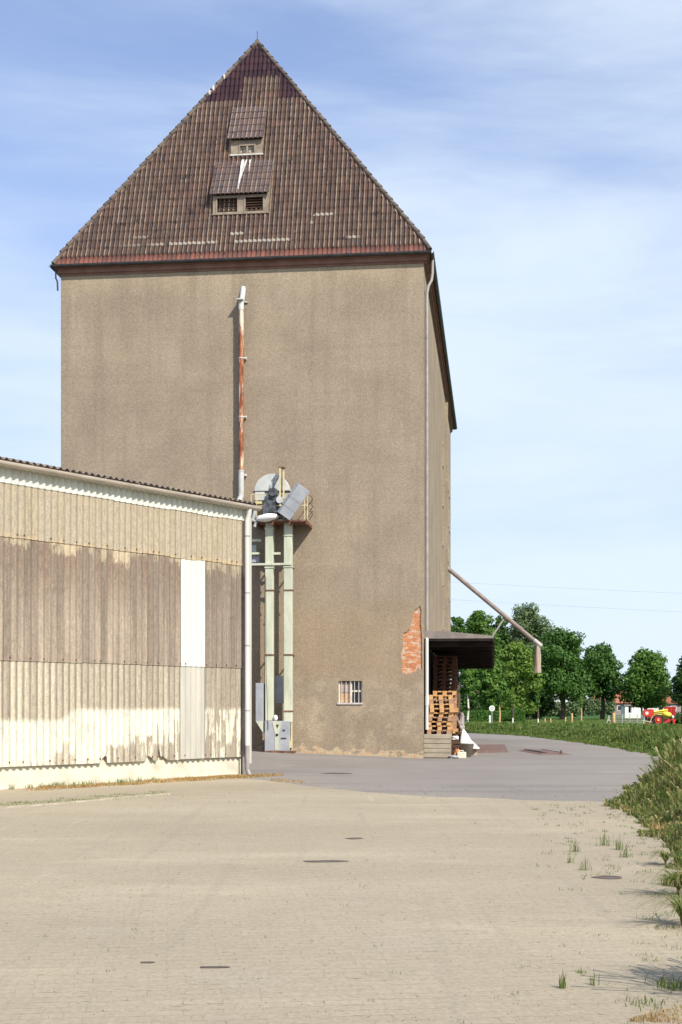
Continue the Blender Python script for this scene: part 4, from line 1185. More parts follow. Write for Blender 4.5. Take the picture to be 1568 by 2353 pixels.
def place_pallet(key, lx, ly, z, rz, label, group):
    r0, ch, used = protos[key]
    if not used: protos[key][2] = True; r = r0
    else:
        r = r0.copy(); C.objects.link(r)
        for c in ch:
            k = c.copy(); C.objects.link(k); k.parent = r
    p = TM @ Vector((lx, ly, z))
    r.location = p; r.rotation_euler = (0, 0, TRZ + rz)
    tag(r, label, 'pallet', group)
ORD = ['bottom', 'second from the bottom', 'third from the bottom', 'fourth from the bottom', 'fifth from the bottom', 'fourth from the top', 'third from the top', 'second from the top', 'topmost']
NUM = ['second', 'third', 'fourth', 'fifth', 'sixth', 'seventh', 'eighth', 'ninth', 'tenth']
def rank(k, n):
    if k == 0: return 'bottom'
    if k == n - 1: return 'topmost'
    return NUM[k - 1] + ' from the bottom' if k < n / 2 else NUM[n - k - 2] + ' from the top'
rnd = random.Random(11)
keys = ['old', 'new', 'new', 'old', 'new', 'new', 'new', 'old', 'new']
offs = [0.10, 0.12, 0.10, 0.13, 0.17, 0.20, 0.19, 0.17, 0.155]
z = DZ + 0.002
for k in range(9):
    place_pallet(keys[k], offs[k] + 0.0, 0.10 + rnd.uniform(-0.05, 0.05), z, R(rnd.uniform(-2, 2)), f'wooden pallet, {ORD[k]} of the sunlit front stack on the loading dock', 'pallets in the front stack on the dock')
    z += 0.145
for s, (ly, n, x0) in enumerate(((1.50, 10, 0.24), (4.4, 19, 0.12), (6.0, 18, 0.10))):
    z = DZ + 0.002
    where = ['tall sunlit stack directly behind the front stack', 'nearer shade-tinted stack under the canopy', 'farther shade-tinted stack under the canopy'][s]
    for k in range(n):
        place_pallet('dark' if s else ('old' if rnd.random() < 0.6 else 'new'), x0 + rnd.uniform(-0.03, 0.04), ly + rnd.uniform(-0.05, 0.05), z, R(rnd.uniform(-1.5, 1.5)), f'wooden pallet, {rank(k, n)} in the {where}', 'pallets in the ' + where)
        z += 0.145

# ================================================================== CLUTTER BY THE DOCK
def wl(px, py, Y=None, dz=0.0):
    """ground point under a pixel row"""
    Y = Y or EYE * FPX / (py - HOR)
    return PX(px, Y), Y
def thing_at(name, px, Y, label, cat, rz=0.0, group=None, z=None):
    x = PX(px, Y); return empty(name, (x, Y, gz1(x, Y) if z is None else z), rz, label, cat, group)
b = thing_at('barrel', 1053, 46.6, 'dark brown steel barrel standing beside the loading dock', 'barrel')
mb = MB(); mb.lathe([(0, 0), (0.24, 0), (0.25, 0.02), (0.24, 0.04), (0.24, 0.3), (0.25, 0.32), (0.24, 0.34), (0.24, 0.6), (0.25, 0.62), (0.24, 0.64), (0.24, 0.84), (0.25, 0.86), (0.22, 0.85), (0, 0.85)], n=24)
mb.build('drum', M['brown'], b); mb = MB(); mb.tube([(0.1, 0.1, 0.85), (0.1, 0.1, 0.88)], 0.03, 8); mb.build('bung', M['zinc'], b)
b = thing_at('crate', 1045, 45.6, 'dark brown slatted crate with a white bag on top against the dock', 'crate', 0.1)
for k in range(4):
    mb = MB(); z = 0.02 + k * 0.15; mb.box(-0.13, 0.13, -0.15, -0.13, z, z + 0.11); mb.box(-0.13, 0.13, 0.13, 0.15, z, z + 0.11); mb.box(-0.15, -0.131, -0.15, 0.15, z, z + 0.11); mb.box(0.131, 0.15, -0.15, 0.15, z, z + 0.11)
    mb.build('slat', M['brown'], b)
mb = MB(); mb.box(-0.129, 0.129, -0.129, 0.129, 0.0, 0.02); mb.build('floor_board', M['brown'], b)
p = b.location
o = MB().blob((0, 0, 0), (0.12, 0.1, 0.08), 4, 0.3).build('bag', M['white']); o.location = (p.x + 0.02, p.y - 0.02, p.z + 0.655); tag(o, 'small white bag lying on the dark crate by the dock', 'bag')
b = thing_at('canister', 1061, 45.0, 'cream plastic canister lying low beside the orange sack', 'canister')
mb = MB(); mb.box(-0.15, 0.15, -0.1, 0.1, 0, 0.22); o = mb.build('body', M['cream'], b, bevel=0.03)
mb = MB(); mb.tube([(-0.06, 0, 0.21), (-0.06, 0, 0.26), (0.06, 0, 0.26), (0.06, 0, 0.21)], 0.015, 6); mb.build('handle', M['cream'], b)
mb = MB(); mb.tube([(0.11, 0, 0.21), (0.11, 0, 0.25)], 0.025, 8); mb.build('cap', M['darkmetal'], b)
x = PX(1052, 45.1); o = MB().blob((0, 0, 0.14), (0.11, 0.11, 0.17), 9, 0.3).build('sack', M['orange']); o.location = (x, 45.15, 0); tag(o, 'crumpled orange brown sack between the crate and the canister', 'sack')
x = PX(1043, 44.9); o = MB().blob((0, 0, 0.05), (0.16, 0.12, 0.06), 12, 0.35).build('scrap', M['bluegrey']); o.location = (x, 44.9, 0); tag(o, 'flat blue grey plastic scrap on the asphalt at the dock corner', 'scrap')
b = thing_at('tub', 1073, 46.2, 'grey brown tapered tub with white sheeting heaped over it', 'tub')
mb = MB(); mb.lathe([(0, 0.0), (0.14, 0.0), (0.25, 0.45), (0.27, 0.46), (0.25, 0.47), (0.22, 0.44), (0.12, 0.03), (0, 0.03)], n=20); mb.build('body', M['tub'], b)
mb = MB(); mb.box(0.2, 0.26, -0.05, 0.05, 0.36, 0.39); mb.build('handle', M['darkmetal'], b)
def sheet(name, px, Y, z, w, h, seed, label, lean=0.0):
    rr = random.Random(seed); n, m = 18, 9; vs = []; fs = []
    for j in range(m + 1):
        f = j / m; r = w * (1 - f) ** 0.85 * 0.5 + 0.012
        for k in range(n):
            a_ = 2 * math.pi * k / n
            q = 1 + 0.16 * math.sin(3 * a_ + seed) + 0.10 * math.sin(7 * a_ + seed * 2 + f * 3)
            vs.append((r * q * math.cos(a_) + lean * f, r * q * math.sin(a_) * 0.8, h * f))
    for j in range(m):
        for k in range(n): fs.append((j * n + k, j * n + (k + 1) % n, (j + 1) * n + (k + 1) % n, (j + 1) * n + k))
    fs.append(tuple(range(n * m, n * m + n))); fs.append(tuple(range(n - 1, -1, -1)))
    mb = MB(); mb.add(vs, fs, True); o = mb.build(name, M['white']); x = PX(px, Y); o.location = (x, Y, z); tag(o, label, 'sheeting')
    return o
sheet('plastic_sheeting', 1072, 46.2, 0.455, 0.42, 0.50, 3, 'tall peaked heap of white plastic sheeting over the grey tub', -0.10)
sheet('plastic_sheeting', 1084, 47.6, 0.25, 0.62, 0.42, 5, 'lower white sheeting slumped to the right of the tub', -0.18)
b = thing_at('stone_block', 1084, 47.7, 'low concrete block under the slumped white sheeting', 'block', 0.2)
mb = MB(); mb.box(-0.16, 0.16, -0.16, 0.16, 0, 0.25); mb.build('block', M['concrete'], b, bevel=0.02)
mb = MB(); mb.blob((0, 0, 0), (0.15, 0.35, 0.45), 21, 0.6); o = mb.build('plastic_film', M['film']); p = TM @ Vector((1.02, 2.8, 0)); o.location = (p.x + 0.1, p.y, 0.95); tag(o, 'grey crumpled plastic film hanging beside the pallet stacks', 'plastic film')

# intake cover and ramp in the asphalt
def flat_poly(name, pxs, mat, z, label, cat, th=0.012):
    pts = []
    for (px, py) in pxs:
        Y = (EYE - z) * FPX / (py - HOR); pts.append((PX(px, Y), Y))
    cx = sum(p[0] for p in pts) / len(pts); cy = sum(p[1] for p in pts) / len(pts)
    mb = MB(); mb.prism([(p[0] - cx, p[1] - cy) for p in pts], 'z', 0.0, th)
    e = empty(name, (cx, cy, z), 0, label, cat)
    return e, mb
e, mb = flat_poly('intake_cover', [(1076, 1731), (1168, 1729), (1160, 1713), (1086, 1714)], M['steelcover'], 0.006, 'long rust brown steel intake cover flush in the asphalt beside the dock', 'cover', 0.05)
mb.build('plate', M['steelcover'], e)
mb = MB(); mb.box(-1.6, -0.9, 0.6, 0.7, 0.05, 0.07); mb.build('rail', M['kerb'], e)
e2 = empty('drive_over_ramp', (PX(1252, 50.5), 50.2, 0.005), 0.05, 'low brown steel ramp bulging from the asphalt right of the intake cover', 'ramp')
mb = MB(); hw = 0.60
mb.add([(-hw, -1.8, 0), (hw - 0.0, -1.8, 0), (hw + 0.0, 2.6, 0), (-hw, 2.6, 0), (-hw + 0.22, -1.3, 0.06), (hw - 0.28, -1.3, 0.06), (hw - 0.28, 2.2, 0.06), (-hw + 0.22, 2.2, 0.06)],
       [(0, 1, 5, 4), (1, 2, 6, 5), (2, 3, 7, 6), (3, 0, 4, 7), (4, 5, 6, 7)]); mb.build('plate', M['steelcover'], e2)
mb = MB(); mb.box(-hw + 0.20, -hw + 0.26, -1.35, 2.2, 0.045, 0.075); mb.box(-hw + 0.32, -hw + 0.36, -1.35, 2.2, 0.05, 0.072); mb.box(hw - 0.30, hw - 0.26, -1.35, 2.2, 0.045, 0.073); mb.build('edge_bar', M['darkmetal'], e2)
o = MB().box(-0.03, 0.03, -0.03, 0.03, 0, 0.16).build('peg', M['rust']); o.location = (PX(1290, 48.6), 48.6, 0); tag(o, 'short rusty peg in the asphalt at the end of the ramp', 'peg')

# dark oil stains in the paving and road
def stain(px, py, wpx, hpx, seed, label):
    Y = EYE * FPX / (py - HOR); x = PX(px, Y); rx = wpx / 2 / FPX * Y; ry = hpx / 2 * Y * Y / (EYE * FPX)
    rr = random.Random(seed); n = 28; ph = rr.uniform(0, 6)
    poly = [(rx * math.cos(2 * math.pi * k / n) * (1 + 0.12 * math.sin(3 * 2 * math.pi * k / n + ph)), ry * math.sin(2 * math.pi * k / n) * (1 + 0.2 * math.sin(2 * 2 * math.pi * k / n + ph))) for k in range(n)]
    mb = MB(); mb.add([(p[0], p[1], 0) for p in poly], [tuple(range(n))]); o = mb.build('oil_stain', M['damp'], fix=False)
    o.location = (x, Y, 0.0135 if Y < 24 else 0.0085); tag(o, label, 'stain')
stain(746, 1982, 104, 5, 1, 'widest dark damp stain across the paving in mid yard')
stain(815, 1929, 40, 3.2, 2, 'short dark stain behind the widest one in mid yard')
stain(491, 2227, 70, 5, 3, 'longer of the two dark stains in the lower left paving')
stain(338, 2216, 34, 4, 4, 'shorter of the two dark stains in the lower left paving')
stain(775, 1778, 72, 3.0, 5, 'faint dark stain on the asphalt in front of the granary')
stain(1398, 2019, 70, 7, 6, 'dark stain near the weeds at the right edge of the paving')

# ================================================================== CORRUGATED SHED
SX, SY = -2.41, 33.7
SRZ = math.atan2(0.791, 0.6115)
shed = empty('shed', (SX, SY, 0), SRZ, 'corrugated fibre cement shed with cream painted base and pale gutter', 'shed')
SM = Matrix.Translation((SX, SY, 0)) @ Matrix.Rotation(SRZ, 4, 'Z')
SLEN = 27.0
CP = 0.177
def corr(name, x0, x1, z0, z1, yoff, mat, seed=0, notch=None, jag=0.0, rows=2, parent=None, thick=0.0):
    us = np.arange(x0, x1 + 1e-6, CP / 10)
    rs = np.random.RandomState(seed)
    sh = rs.uniform(-jag, jag, 200)[((-us) / 0.885).astype(int) % 200]
    yy = yoff - 0.026 * np.cos(2 * np.pi * us / CP) - 0.026
    bot = np.full_like(us, z0) + sh
    if notch:
        for (c, w_, h) in notch: bot = bot + h * np.clip(1 - np.abs((us - c) / w_), 0, 1) ** 0.7
    P = np.zeros((rows + 1, len(us), 3))
    for i in range(rows + 1):
        f = i / rows; P[i, :, 0] = us; P[i, :, 1] = yy; P[i, :, 2] = bot + (z1 - bot) * f
    r_, c_ = P.shape[:2]
    idx = np.arange(r_ * c_).reshape(r_, c_)
    F = np.stack([idx[:-1, :-1], idx[:-1, 1:], idx[1:, 1:], idx[1:, :-1]], -1).reshape(-1, 4)
    V = P.reshape(-1, 3)
    if thick:
        lip = np.concatenate([P[0] + np.array([0, thick, 0.0]), P[0]], 0); b0 = len(V); k_ = np.arange(c_ - 1)
        V = np.concatenate([V, lip], 0)
        F = np.concatenate([F, np.stack([b0 + k_, b0 + k_ + 1, b0 + c_ + k_ + 1, b0 + c_ + k_], -1)], 0)
    return npmesh(name, V, F, mat, parent or shed, smooth=True)
ta, tb_ = 5.178 - 7.457, 6.02 - 7.457       # translucent panel extent along the wall
Z1, Z2, Z0 = 5.19, 2.66, 0.475
notch = [(-4.62, 0.10, 0.17), (-3.28, 0.13, 0.13), (-2.95, 0.06, 0.30), (-2.84, 0.16, 0.10), (-9.5, 0.1, 0.2)]
corr('lower_cladding', -SLEN, ta, Z0, Z2 + 0.12, 0.0, M['low'], 1, notch, 0.012, thick=0.012)
corr('lower_cladding', tb_, -0.02, Z0, Z2 + 0.12, 0.0, M['low'], 2, None, 0.0, thick=0.012)
corr('pale_panel', ta, tb_, Z0, Z2 + 0.12, -0.004, M['greysheet'], 2, thick=0.01)
corr('middle_cladding', -SLEN, ta, Z2, Z1 + 0.12, -0.018, M['mid'], 3, None, 0.008, thick=0.014)
corr('middle_cladding', tb_, -0.02, Z2, Z1 + 0.12, -0.018, M['mid'], 4, None, 0.0, thick=0.014)
corr('pale_panel', ta, tb_, Z2, Z1 + 0.12, -0.023, M['whitesheet'], 4, thick=0.01)
corr('upper_cladding', -SLEN, -0.02, Z1, 6.62, -0.036, M['up'], 5, None, 0.014, thick=0.014)
corr('eave_strip', -SLEN, 0.02, 6.29, 6.66, -0.054, M['whitesheet'], 6, None, 0.012, thick=0.012)
# screw heads along laps
mb = MB()
rs = random.Random(3)
k = 0; x = -0.3
while x > -12:
    for (zz, yo) in ((Z1 + 0.07, -0.095), (Z2 + 0.06, -0.077), (Z0 + 0.09, -0.058)):
        xx = round((x + rs.choice([0, CP])) / CP) * CP
        mb.blob((xx, yo, zz), (0.022, 0.014, 0.022), 0, 0, 6, 4)
    x -= 0.44
mb.build('screws', M['rust'], shed)
mb = MB(); mb.box(-SLEN, -0.03, 0.055, 0.3, -0.2, 0.62); mb.build('plinth', M['cream'], shed, bevel=0.01)
mb = MB(); mb.box(-SLEN, 0, 0.30, 0.31, 0.3, 6.6); mb.box(-0.35, -0.03, 0.07, 14, 0.0, 6.6); mb.build('inner_wall', M['roofsheet'], shed)
us_ = np.arange(0.0, 14.0, CP / 6); yy_ = -0.0 + 0.026 * np.cos(2 * np.pi * us_ / CP)
P = np.zeros((2, len(us_), 3)); P[0, :, 0] = yy_; P[1, :, 0] = yy_; P[:, :, 1] = us_[None]; P[0, :, 2] = 0.475
P[1, :, 2] = 6.62 + np.where(us_ < 7, us_, 14 - us_) * math.tan(R(8))
gridmesh('end_cladding', P, M['mid'], shed, smooth=True)
# roof: corrugated, ribs running up the slope
ux = np.arange(-SLEN, 0.28, CP / 8)
P = []
for (yv, zv) in ((-0.20, 6.76), (7.0, 6.76 + 7.2 * math.tan(R(8))), (14.2, 6.76)):
    P.append(np.stack([ux, np.full_like(ux, yv), zv + 0.027 * np.cos(2 * np.pi * ux / CP)], -1))
Pa = np.array(P); Pb = Pa.copy(); Pb[:, :, 2] -= 0.010
P = np.concatenate([Pb[::-1], Pa], 0)
gridmesh('roof', P, M['roofsheet'], shed, smooth=True)
mb = MB(); mb.box(-SLEN, 0.26, -0.05, -0.02, 6.60, 6.80); mb.build('eave_board', M['darkwood'], shed)
mb = MB(); gutter_mb(mb, (-SLEN, -0.245, 6.705), (0.30, -0.245, 6.665), 0.10); gt = mb.build('gutter', M['gutter'], shed)
mb = MB()
x = -0.9
while x > -14: mb = MB(); gutter_mb(mb, (x, -0.245, 6.703), (x + 0.03, -0.245, 6.703), 0.105); mb.build('joint_band', M['zinc'], gt); x -= 1.0
# downpipe
dx = TLx = -0.06
mb = MB(); mb.tube([(-0.05, -0.235, 6.62), (-0.05, -0.22, 6.45), (-0.05, -0.16, 6.30), (-0.05, -0.16, 0.75)], 0.062, 14); dpw = mb.build('downpipe', M['whitepipe'], shed)
mb = MB()
for z in (5.9, 3.2, 4.5, 1.6): mb.tube([(-0.05, -0.16, z), (-0.05, -0.16, z + 0.03)], 0.067, 14)
mb.build('clip', M['zinc'], dpw)
mb = MB(); mb.tube([(-0.05, -0.16, 0.75), (-0.05, -0.16, 0.18), (-0.04, -0.22, 0.03), (-0.02, -0.30, -0.03)], 0.055, 14); mb.tube([(-0.05, -0.16, 0.20), (-0.05, -0.16, 0.23)], 0.065, 12); mb.build('downpipe', M['zinc'], shed)
mb = MB(); mb.box(0.06, 0.17, -0.11, 0.03, 0.3, 6.55); mb.build('corner_trim', M['greysheet'], shed)
mb = MB(); mb.box(-0.16, -0.12, -0.07, -0.045, 0.0, 6.5); mb.build('corner_bead', M['darkmetal'], shed)
# kerb and weeds at the foot
kp = [(0, 1858), (95, 1852), (200, 1843), (290, 1834), (385, 1827)]
pts = []
for (px, py) in kp:
    Y = EYE * FPX / (py - HOR); pts.append(Vector((PX(px, Y), Y, 0)))
pts = [pts[0] + (pts[0] - pts[1]) * 6] + pts
mb = MB()
for i in range(len(pts) - 1):
    a, b = pts[i], pts[i + 1]; d = (b - a).normalized(); nrm = Vector((d.y, -d.x, 0))
    mb.add([a, b, b + nrm * 0.07, a + nrm * 0.07] + [q + Vector((0, 0, 0.035)) for q in (a, b, b + nrm * 0.07, a + nrm * 0.07)], [(3, 2, 1, 0), (4, 5, 6, 7), (0, 1, 5, 4), (1, 2, 6, 5), (2, 3, 7, 6), (3, 0, 4, 7)])
o = mb.build('kerb', M['kerb']); tag(o, kind='structure')

# ================================================================== GRASS
def blades(name, X, Y, H, Wd, mat, lean=0.5, seed=0, zoff=0.0, parent=None, heads=0.0):
    rs = np.random.RandomState(seed); n = len(X)
    Z = gz(X, Y) - 0.02 + zoff
    a = rs.uniform(0, 2 * np.pi, n); l = H * rs.uniform(0.1, 1.0, n) * lean
    dx, dy = np.cos(a) * l, np.sin(a) * l
    b = rs.uniform(0, np.pi, n); wx, wy = np.cos(b) * Wd, np.sin(b) * Wd
    base = np.stack([X, Y, Z], -1)
    w_ = np.stack([wx, wy, np.zeros(n)], -1)
    mid = base + np.stack([dx * 0.3, dy * 0.3, H * 0.6], -1)
    tip = base + np.stack([dx, dy, H * (1 - 0.25 * (l / np.maximum(H, 1e-3)))], -1)
    hw = w_ * 0.12
    if heads > 0:
        sel = rs.rand(n) < heads; hw[sel] = w_[sel] * 1.4
    V = np.stack([base - w_ * 0.5, base + w_ * 0.5, mid + w_ * 0.4, mid - w_ * 0.4, tip + hw, tip - hw], 1).reshape(-1, 3)
    i0 = np.arange(n)[:, None] * 6
    F = np.concatenate([i0 + np.array([[0, 1, 2, 3]]), i0 + np.array([[3, 2, 4, 5]])], 0)
    return npmesh(name, V, F, mat, parent)

rs = np.random.RandomState(5)
# verge: dense tall grass following the edge of the yard
def verge(n, y0, y1, dmin, dmax, seed, power=1.0):
    r = np.random.RandomState(seed)
    Y = y0 + (y1 - y0) * r.rand(n) ** power
    d = dmin + (dmax - dmin) * r.rand(n) ** 1.3
    edge = 0.14 * np.sin(Y * 1.3) + 0.09 * np.sin(Y * 3.7 + 1) + 0.08 * np.sin(Y * 9.1)
    X = XR(Y) + d + edge * np.clip(1.2 - d, 0, 1)
    return X, Y, d
X, Y, d = verge(100000, 6.5, 34, 0.0, 5.5, 1, 1.15)
cl = 0.5 + 0.5 * np.sin(X * 2.3 + 1.1 * np.sin(Y * 1.1)) * np.sin(Y * 1.9 + X)
H = (0.10 + 0.62 * sstep(d, 0.0, 1.3)) * (0.55 + 0.8 * cl) * rs.uniform(0.6, 1.25, len(X))
_r = np.random.RandomState(77); _n = 1500
X = np.concatenate([X, 2.62 + 0.16 * _r.normal(size=_n)]); Y = np.concatenate([Y, 7.9 + 0.16 * _r.normal(size=_n)]); H = np.concatenate([H, _r.uniform(0.3, 0.95, _n)])
tag(blades('verge_grass', X, Y, H, 0.006 + 0.00035 * Y, M['blade'], 0.5, 2, heads=0.25), 'tall mixed green and straw grass along the right edge of the yard', 'grass', kind='stuff')
X, Y, d = verge(80000, 30, 100, 0.0, 16, 3, 1.1)
cl = 0.5 + 0.5 * np.sin(X * 0.9 + 1.1 * np.sin(Y * 0.5)) * np.sin(Y * 0.7 + X)
H = (0.12 + 0.32 * sstep(d, 0.0, 1.6) * (1 - 0.55 * sstep(Y, 45, 90))) * (0.5 + 0.9 * cl) * np.random.RandomState(6).uniform(0.6, 1.25, len(X))
tag(blades('roadside_grass', X, Y, H, 0.010 + 0.0006 * Y, M['blademid'], 0.5, 4, heads=0.15), 'rough grass strip beyond the bend of the road', 'grass', kind='stuff')
r = np.random.RandomState(9); n = 45000
Y = 62 + 100 * r.rand(n) ** 1.2; X = XR(np.minimum(Y, 88)) + r.rand(n) * 0.30 * Y - 1.0; ok = X > XR(Y) + 0.3
X, Y = X[ok], Y[ok]
tag(blades('lawn_grass', X, Y, r.uniform(0.06, 0.16, len(X)), 0.07, M['bladegreen'], 0.5, 5), 'short bright lawn under the far trees', 'grass', kind='stuff')
# dry ochre tufts: foot of the shed, right corner, edge of paving
V = []
r = np.random.RandomState(12)
xs_, ys_, hs_ = [], [], []
def scatter_px(poly, n, h):
    x0 = min(p[0] for p in poly); x1 = max(p[0] for p in poly)
    for _ in range(n):
        px = r.uniform(x0, x1)
        top = np.interp(px, [p[0] for p in poly], [p[1] for p in poly]); bot = np.interp(px, [p[0] for p in poly], [p[2] for p in poly])
        py = r.uniform(top, bot); Yv = EYE * FPX / (py - HOR)
        xs_.append(PX(px, Yv)); ys_.append(Yv); hs_.append(h * r.uniform(0.4, 1.2))
for _ in range(55):
    t0 = r.uniform(-7.6, 0.3) if r.rand() > 0.35 else r.uniform(-2.8, 0.0)
    cy = -r.uniform(0.12, 0.75)
    for _k in range(150):
        p = SM @ Vector((t0 + r.normal(0, 0.22), cy + r.normal(0, 0.12), 0)); xs_.append(p.x); ys_.append(p.y); hs_.append(r.uniform(0.02, 0.08))
scatter_px([(1400, 1845, 1852), (1440, 1838, 1868), (1500, 1840, 1880), (1560, 1860, 1900)], 1300, 0.08)
scatter_px([(1450, 2349, 2353), (1500, 2330, 2353), (1568, 2318, 2360)], 420, 0.035)
scatter_px([(1500, 1905, 1920), (1568, 1900, 1930)], 600, 0.10)
scatter_px([(620, 1790, 1797), (700, 1796, 1801)], 250, 0.04)
tag(blades('dry_grass', np.array(xs_), np.array(ys_), np.array(hs_), 0.002 + 0.0005 * np.array(ys_), M['dry'], 0.9, 7, 0.02), 'flattened ochre dry grass along the shed foot and the paving edge', 'grass', kind='stuff')
# dark weeds at the shed foot
xs_, ys_, hs_ = [], [], []
for _ in range(40):
    t0 = r.uniform(-8, -3.0)
    for _k in range(14):
        p = SM @ Vector((t0 + r.normal(0, 0.04), -r.uniform(0.03, 0.10), 0)); xs_.append(p.x); ys_.append(p.y); hs_.append(r.uniform(0.04, 0.16))
for _ in range(120):
    px = r.uniform(0, 380); py = 1855 - px * 0.075 - r.uniform(-3, 8); Yv = EYE * FPX / (py - HOR)
    for _k in range(16): xs_.append(PX(px, Yv) + r.normal(0, 0.08)); ys_.append(Yv + r.normal(0, 0.1)); hs_.append(r.uniform(0.01, 0.05))
# paving joints: sparse specks, denser to the right
for _ in range(1500):
    Yv = 7 + 22 * r.rand() ** 1.6; px = 1568 * r.rand() ** 0.75
    x = PX(px, Yv)
    if x > XR(Yv) or (x < -2.6 and Yv > 26): continue
    nb = r.randint(2, 7); s = 0.012 if r.rand() < 0.93 else 0.03
    for _k in range(nb): xs_.append(x + r.normal(0, s)); ys_.append(Yv + r.normal(0, s * 0.7)); hs_.append(r.uniform(0.005, 0.022) * (2 if s > 0.02 else 1))
# fringe creeping in from the verge
for _ in range(190):
    Yv = 9 + 15 * r.rand(); dd = r.rand() ** 2.0 * (1.5 if Yv > 12 else 0.7)
    x = float(XR(Yv)) - dd
    for _k in range(r.randint(6, 20)): xs_.append(x + r.normal(0, 0.04)); ys_.append(Yv + r.normal(0, 0.03)); hs_.append(r.uniform(0.010, 0.055))
tag(blades('joint_weeds', np.array(xs_), np.array(ys_), np.array(hs_), 0.003 + 0.0002 * np.array(ys_), M['bladegreen'], 0.9, 8, 0.02), 'tiny weeds sprouting from the joints of the paving', 'weeds', kind='stuff')

# single weeds standing on the paving
def weed(px, py, h, label, n=16, seed=0, spread=0.05, lean=0.5, mat='bladegreen'):
    Yv = EYE * FPX / (py - HOR); x = PX(px, Yv); rr = np.random.RandomState(seed)
    e = empty('weed', (x, Yv, 0.01), 0, label, 'weed', 'single weeds on the paving')
    H = rr.uniform(0.35, 1.0, n) * h
    o = blades('leaves', rr.normal(0, spread, n), rr.normal(0, spread, n), H, 0.006, M[mat], lean, seed)
    co_ = np.zeros(len(o.data.vertices) * 3, np.float32); o.data.vertices.foreach_get('co', co_); co_ = co_.reshape(-1, 3)
    o.data.vertices.foreach_set('co', co_.ravel()); o.parent = e
    mb = MB(); mb.tube([(0, 0, 0), (0.005, 0.0, h * 0.5), (0.0, 0.005, h)], [0.004, 0.003, 0.001], 5); mb.build('stem', M['twig'], e)
    # flatten stray terrain offset
    zc = co_[:, 2].min(); o.location.z = -zc - 0.01
weed(1294, 2275, 0.12, 'upright green weed, leftmost of the two tall ones near the bottom right', 26, 1, 0.018, 0.35)
weed(1365, 2268, 0.10, 'thin upright weed right of the tall green one near the bottom', 16, 2, 0.014, 0.3)
weed(1483, 2312, 0.06, 'broad spreading green tuft near the bottom right corner', 70, 3, 0.09, 0.9)
weed(1547, 2275, 0.10, 'dark dense tuft at the right edge above the corner', 90, 4, 0.06, 0.8)
weed(1335, 2240, 0.04, 'tiny flat weed above the two upright ones', 24, 5, 0.03, 0.8)
weed(1322, 1960, 0.16, 'tall pale weed in mid yard right of centre', 24, 6, 0.03, 0.4)
weed(1345, 2002, 0.15, 'forked weed just in front of the verge fringe in mid yard', 22, 7, 0.03, 0.4)
weed(1310, 1985, 0.10, 'short upright weed left of the forked one', 14, 8, 0.02, 0.3)
weed(1390, 1945, 0.20, 'tall straggling weed nearest the road end of the fringe', 30, 9, 0.05, 0.4)
weed(1425, 1955, 0.20, 'tall leaning weed midway along the verge fringe', 30, 10, 0.05, 0.5)
weed(1440, 1972, 0.15, 'bushy short weed beside the tall leaning one', 30, 11, 0.05, 0.6)

# arching grass clumps at the edge of the verge
def clump(px, py, h, n, label, seed):
    Yv = EYE * FPX / (py - HOR); x = PX(px, Yv); rr = random.Random(seed)
    e = empty('grass_clump', (x, Yv, gz1(x, Yv)), 0, label, 'grass clump', 'arching grass clumps at the yard edge')
    mb = MB()
    for k in range(n):
        a_ = rr.uniform(0, 2 * math.pi); L = h * rr.uniform(0.6, 1.1); w0 = 0.006
        prev = None; pts = []
        for i in range(7):
            f = i / 6; rad = L * 0.75 * f ** 1.6; zz = L * (1.25 * f - 0.75 * f * f * (1 + 0.5 * rr.random() * 0 + 0.3))
            pts.append(Vector((math.cos(a_) * rad, math.sin(a_) * rad, zz)))
        sd_ = Vector((-math.sin(a_), math.cos(a_), 0))
        vs = [p + sd_ * w0 * (1 - i / 7) for i, p in enumerate(pts)] + [p - sd_ * w0 * (1 - i / 7) for i, p in enumerate(pts)]
        mb.add(vs, [(i, i + 1, 8 + i, 7 + i) for i in range(6)])
    mb.build('blades', M['blade'], e, fix=False)
clump(1560, 2060, 0.62, 150, 'arching grass clump leaning over the paving, higher of the two at the right edge', 1)
clump(1568, 2130, 0.60, 150, 'arching grass clump leaning over the paving, lower of the two at the right edge', 2)
clump(1530, 1990, 0.40, 110, 'low grass clump on the verge edge above the arching ones', 3)

# ================================================================== TREES
def leaf_cloud(name, blobs, n, size, mat, parent, seed, shell=0.55, flat=0.0):
    """blobs: list of (cx,cy,cz,rx,ry,rz); leaf-sized quads through each blob, denser near its skin"""
    r = np.random.RandomState(seed)
    B = np.array(blobs); vol = (B[:, 3] * B[:, 4] * B[:, 5]) ** 0.75; idx = r.choice(len(B), n, p=vol / vol.sum())
    d = r.normal(size=(n, 3)); d /= np.linalg.norm(d, axis=1)[:, None]
    rad = (shell + (1 - shell) * r.rand(n)) * (1 + 0.12 * r.normal(size=n))
    c = B[idx, :3] + d * B[idx, 3:] * rad[:, None]
    nrm = d * 0.9 + r.normal(size=(n, 3)) * 0.55 + np.array([0, 0, 0.35]); nrm /= np.linalg.norm(nrm, axis=1)[:, None]
    t1 = np.cross(nrm, r.normal(size=(n, 3))); t1 /= np.linalg.norm(t1, axis=1)[:, None]
    t2 = np.cross(nrm, t1)
    s = size * r.uniform(0.6, 1.3, n)[:, None]
    V = np.stack([c - t1 * s, c - t2 * s * 0.55 + t1 * s * 0.1, c + t1 * s, c + t2 * s * 0.55 + t1 * s * 0.1], 1).reshape(-1, 3)
    F = np.arange(n)[:, None] * 4 + np.array([[0, 1, 2, 3]])
    return npmesh(name, V, F, mat, parent)

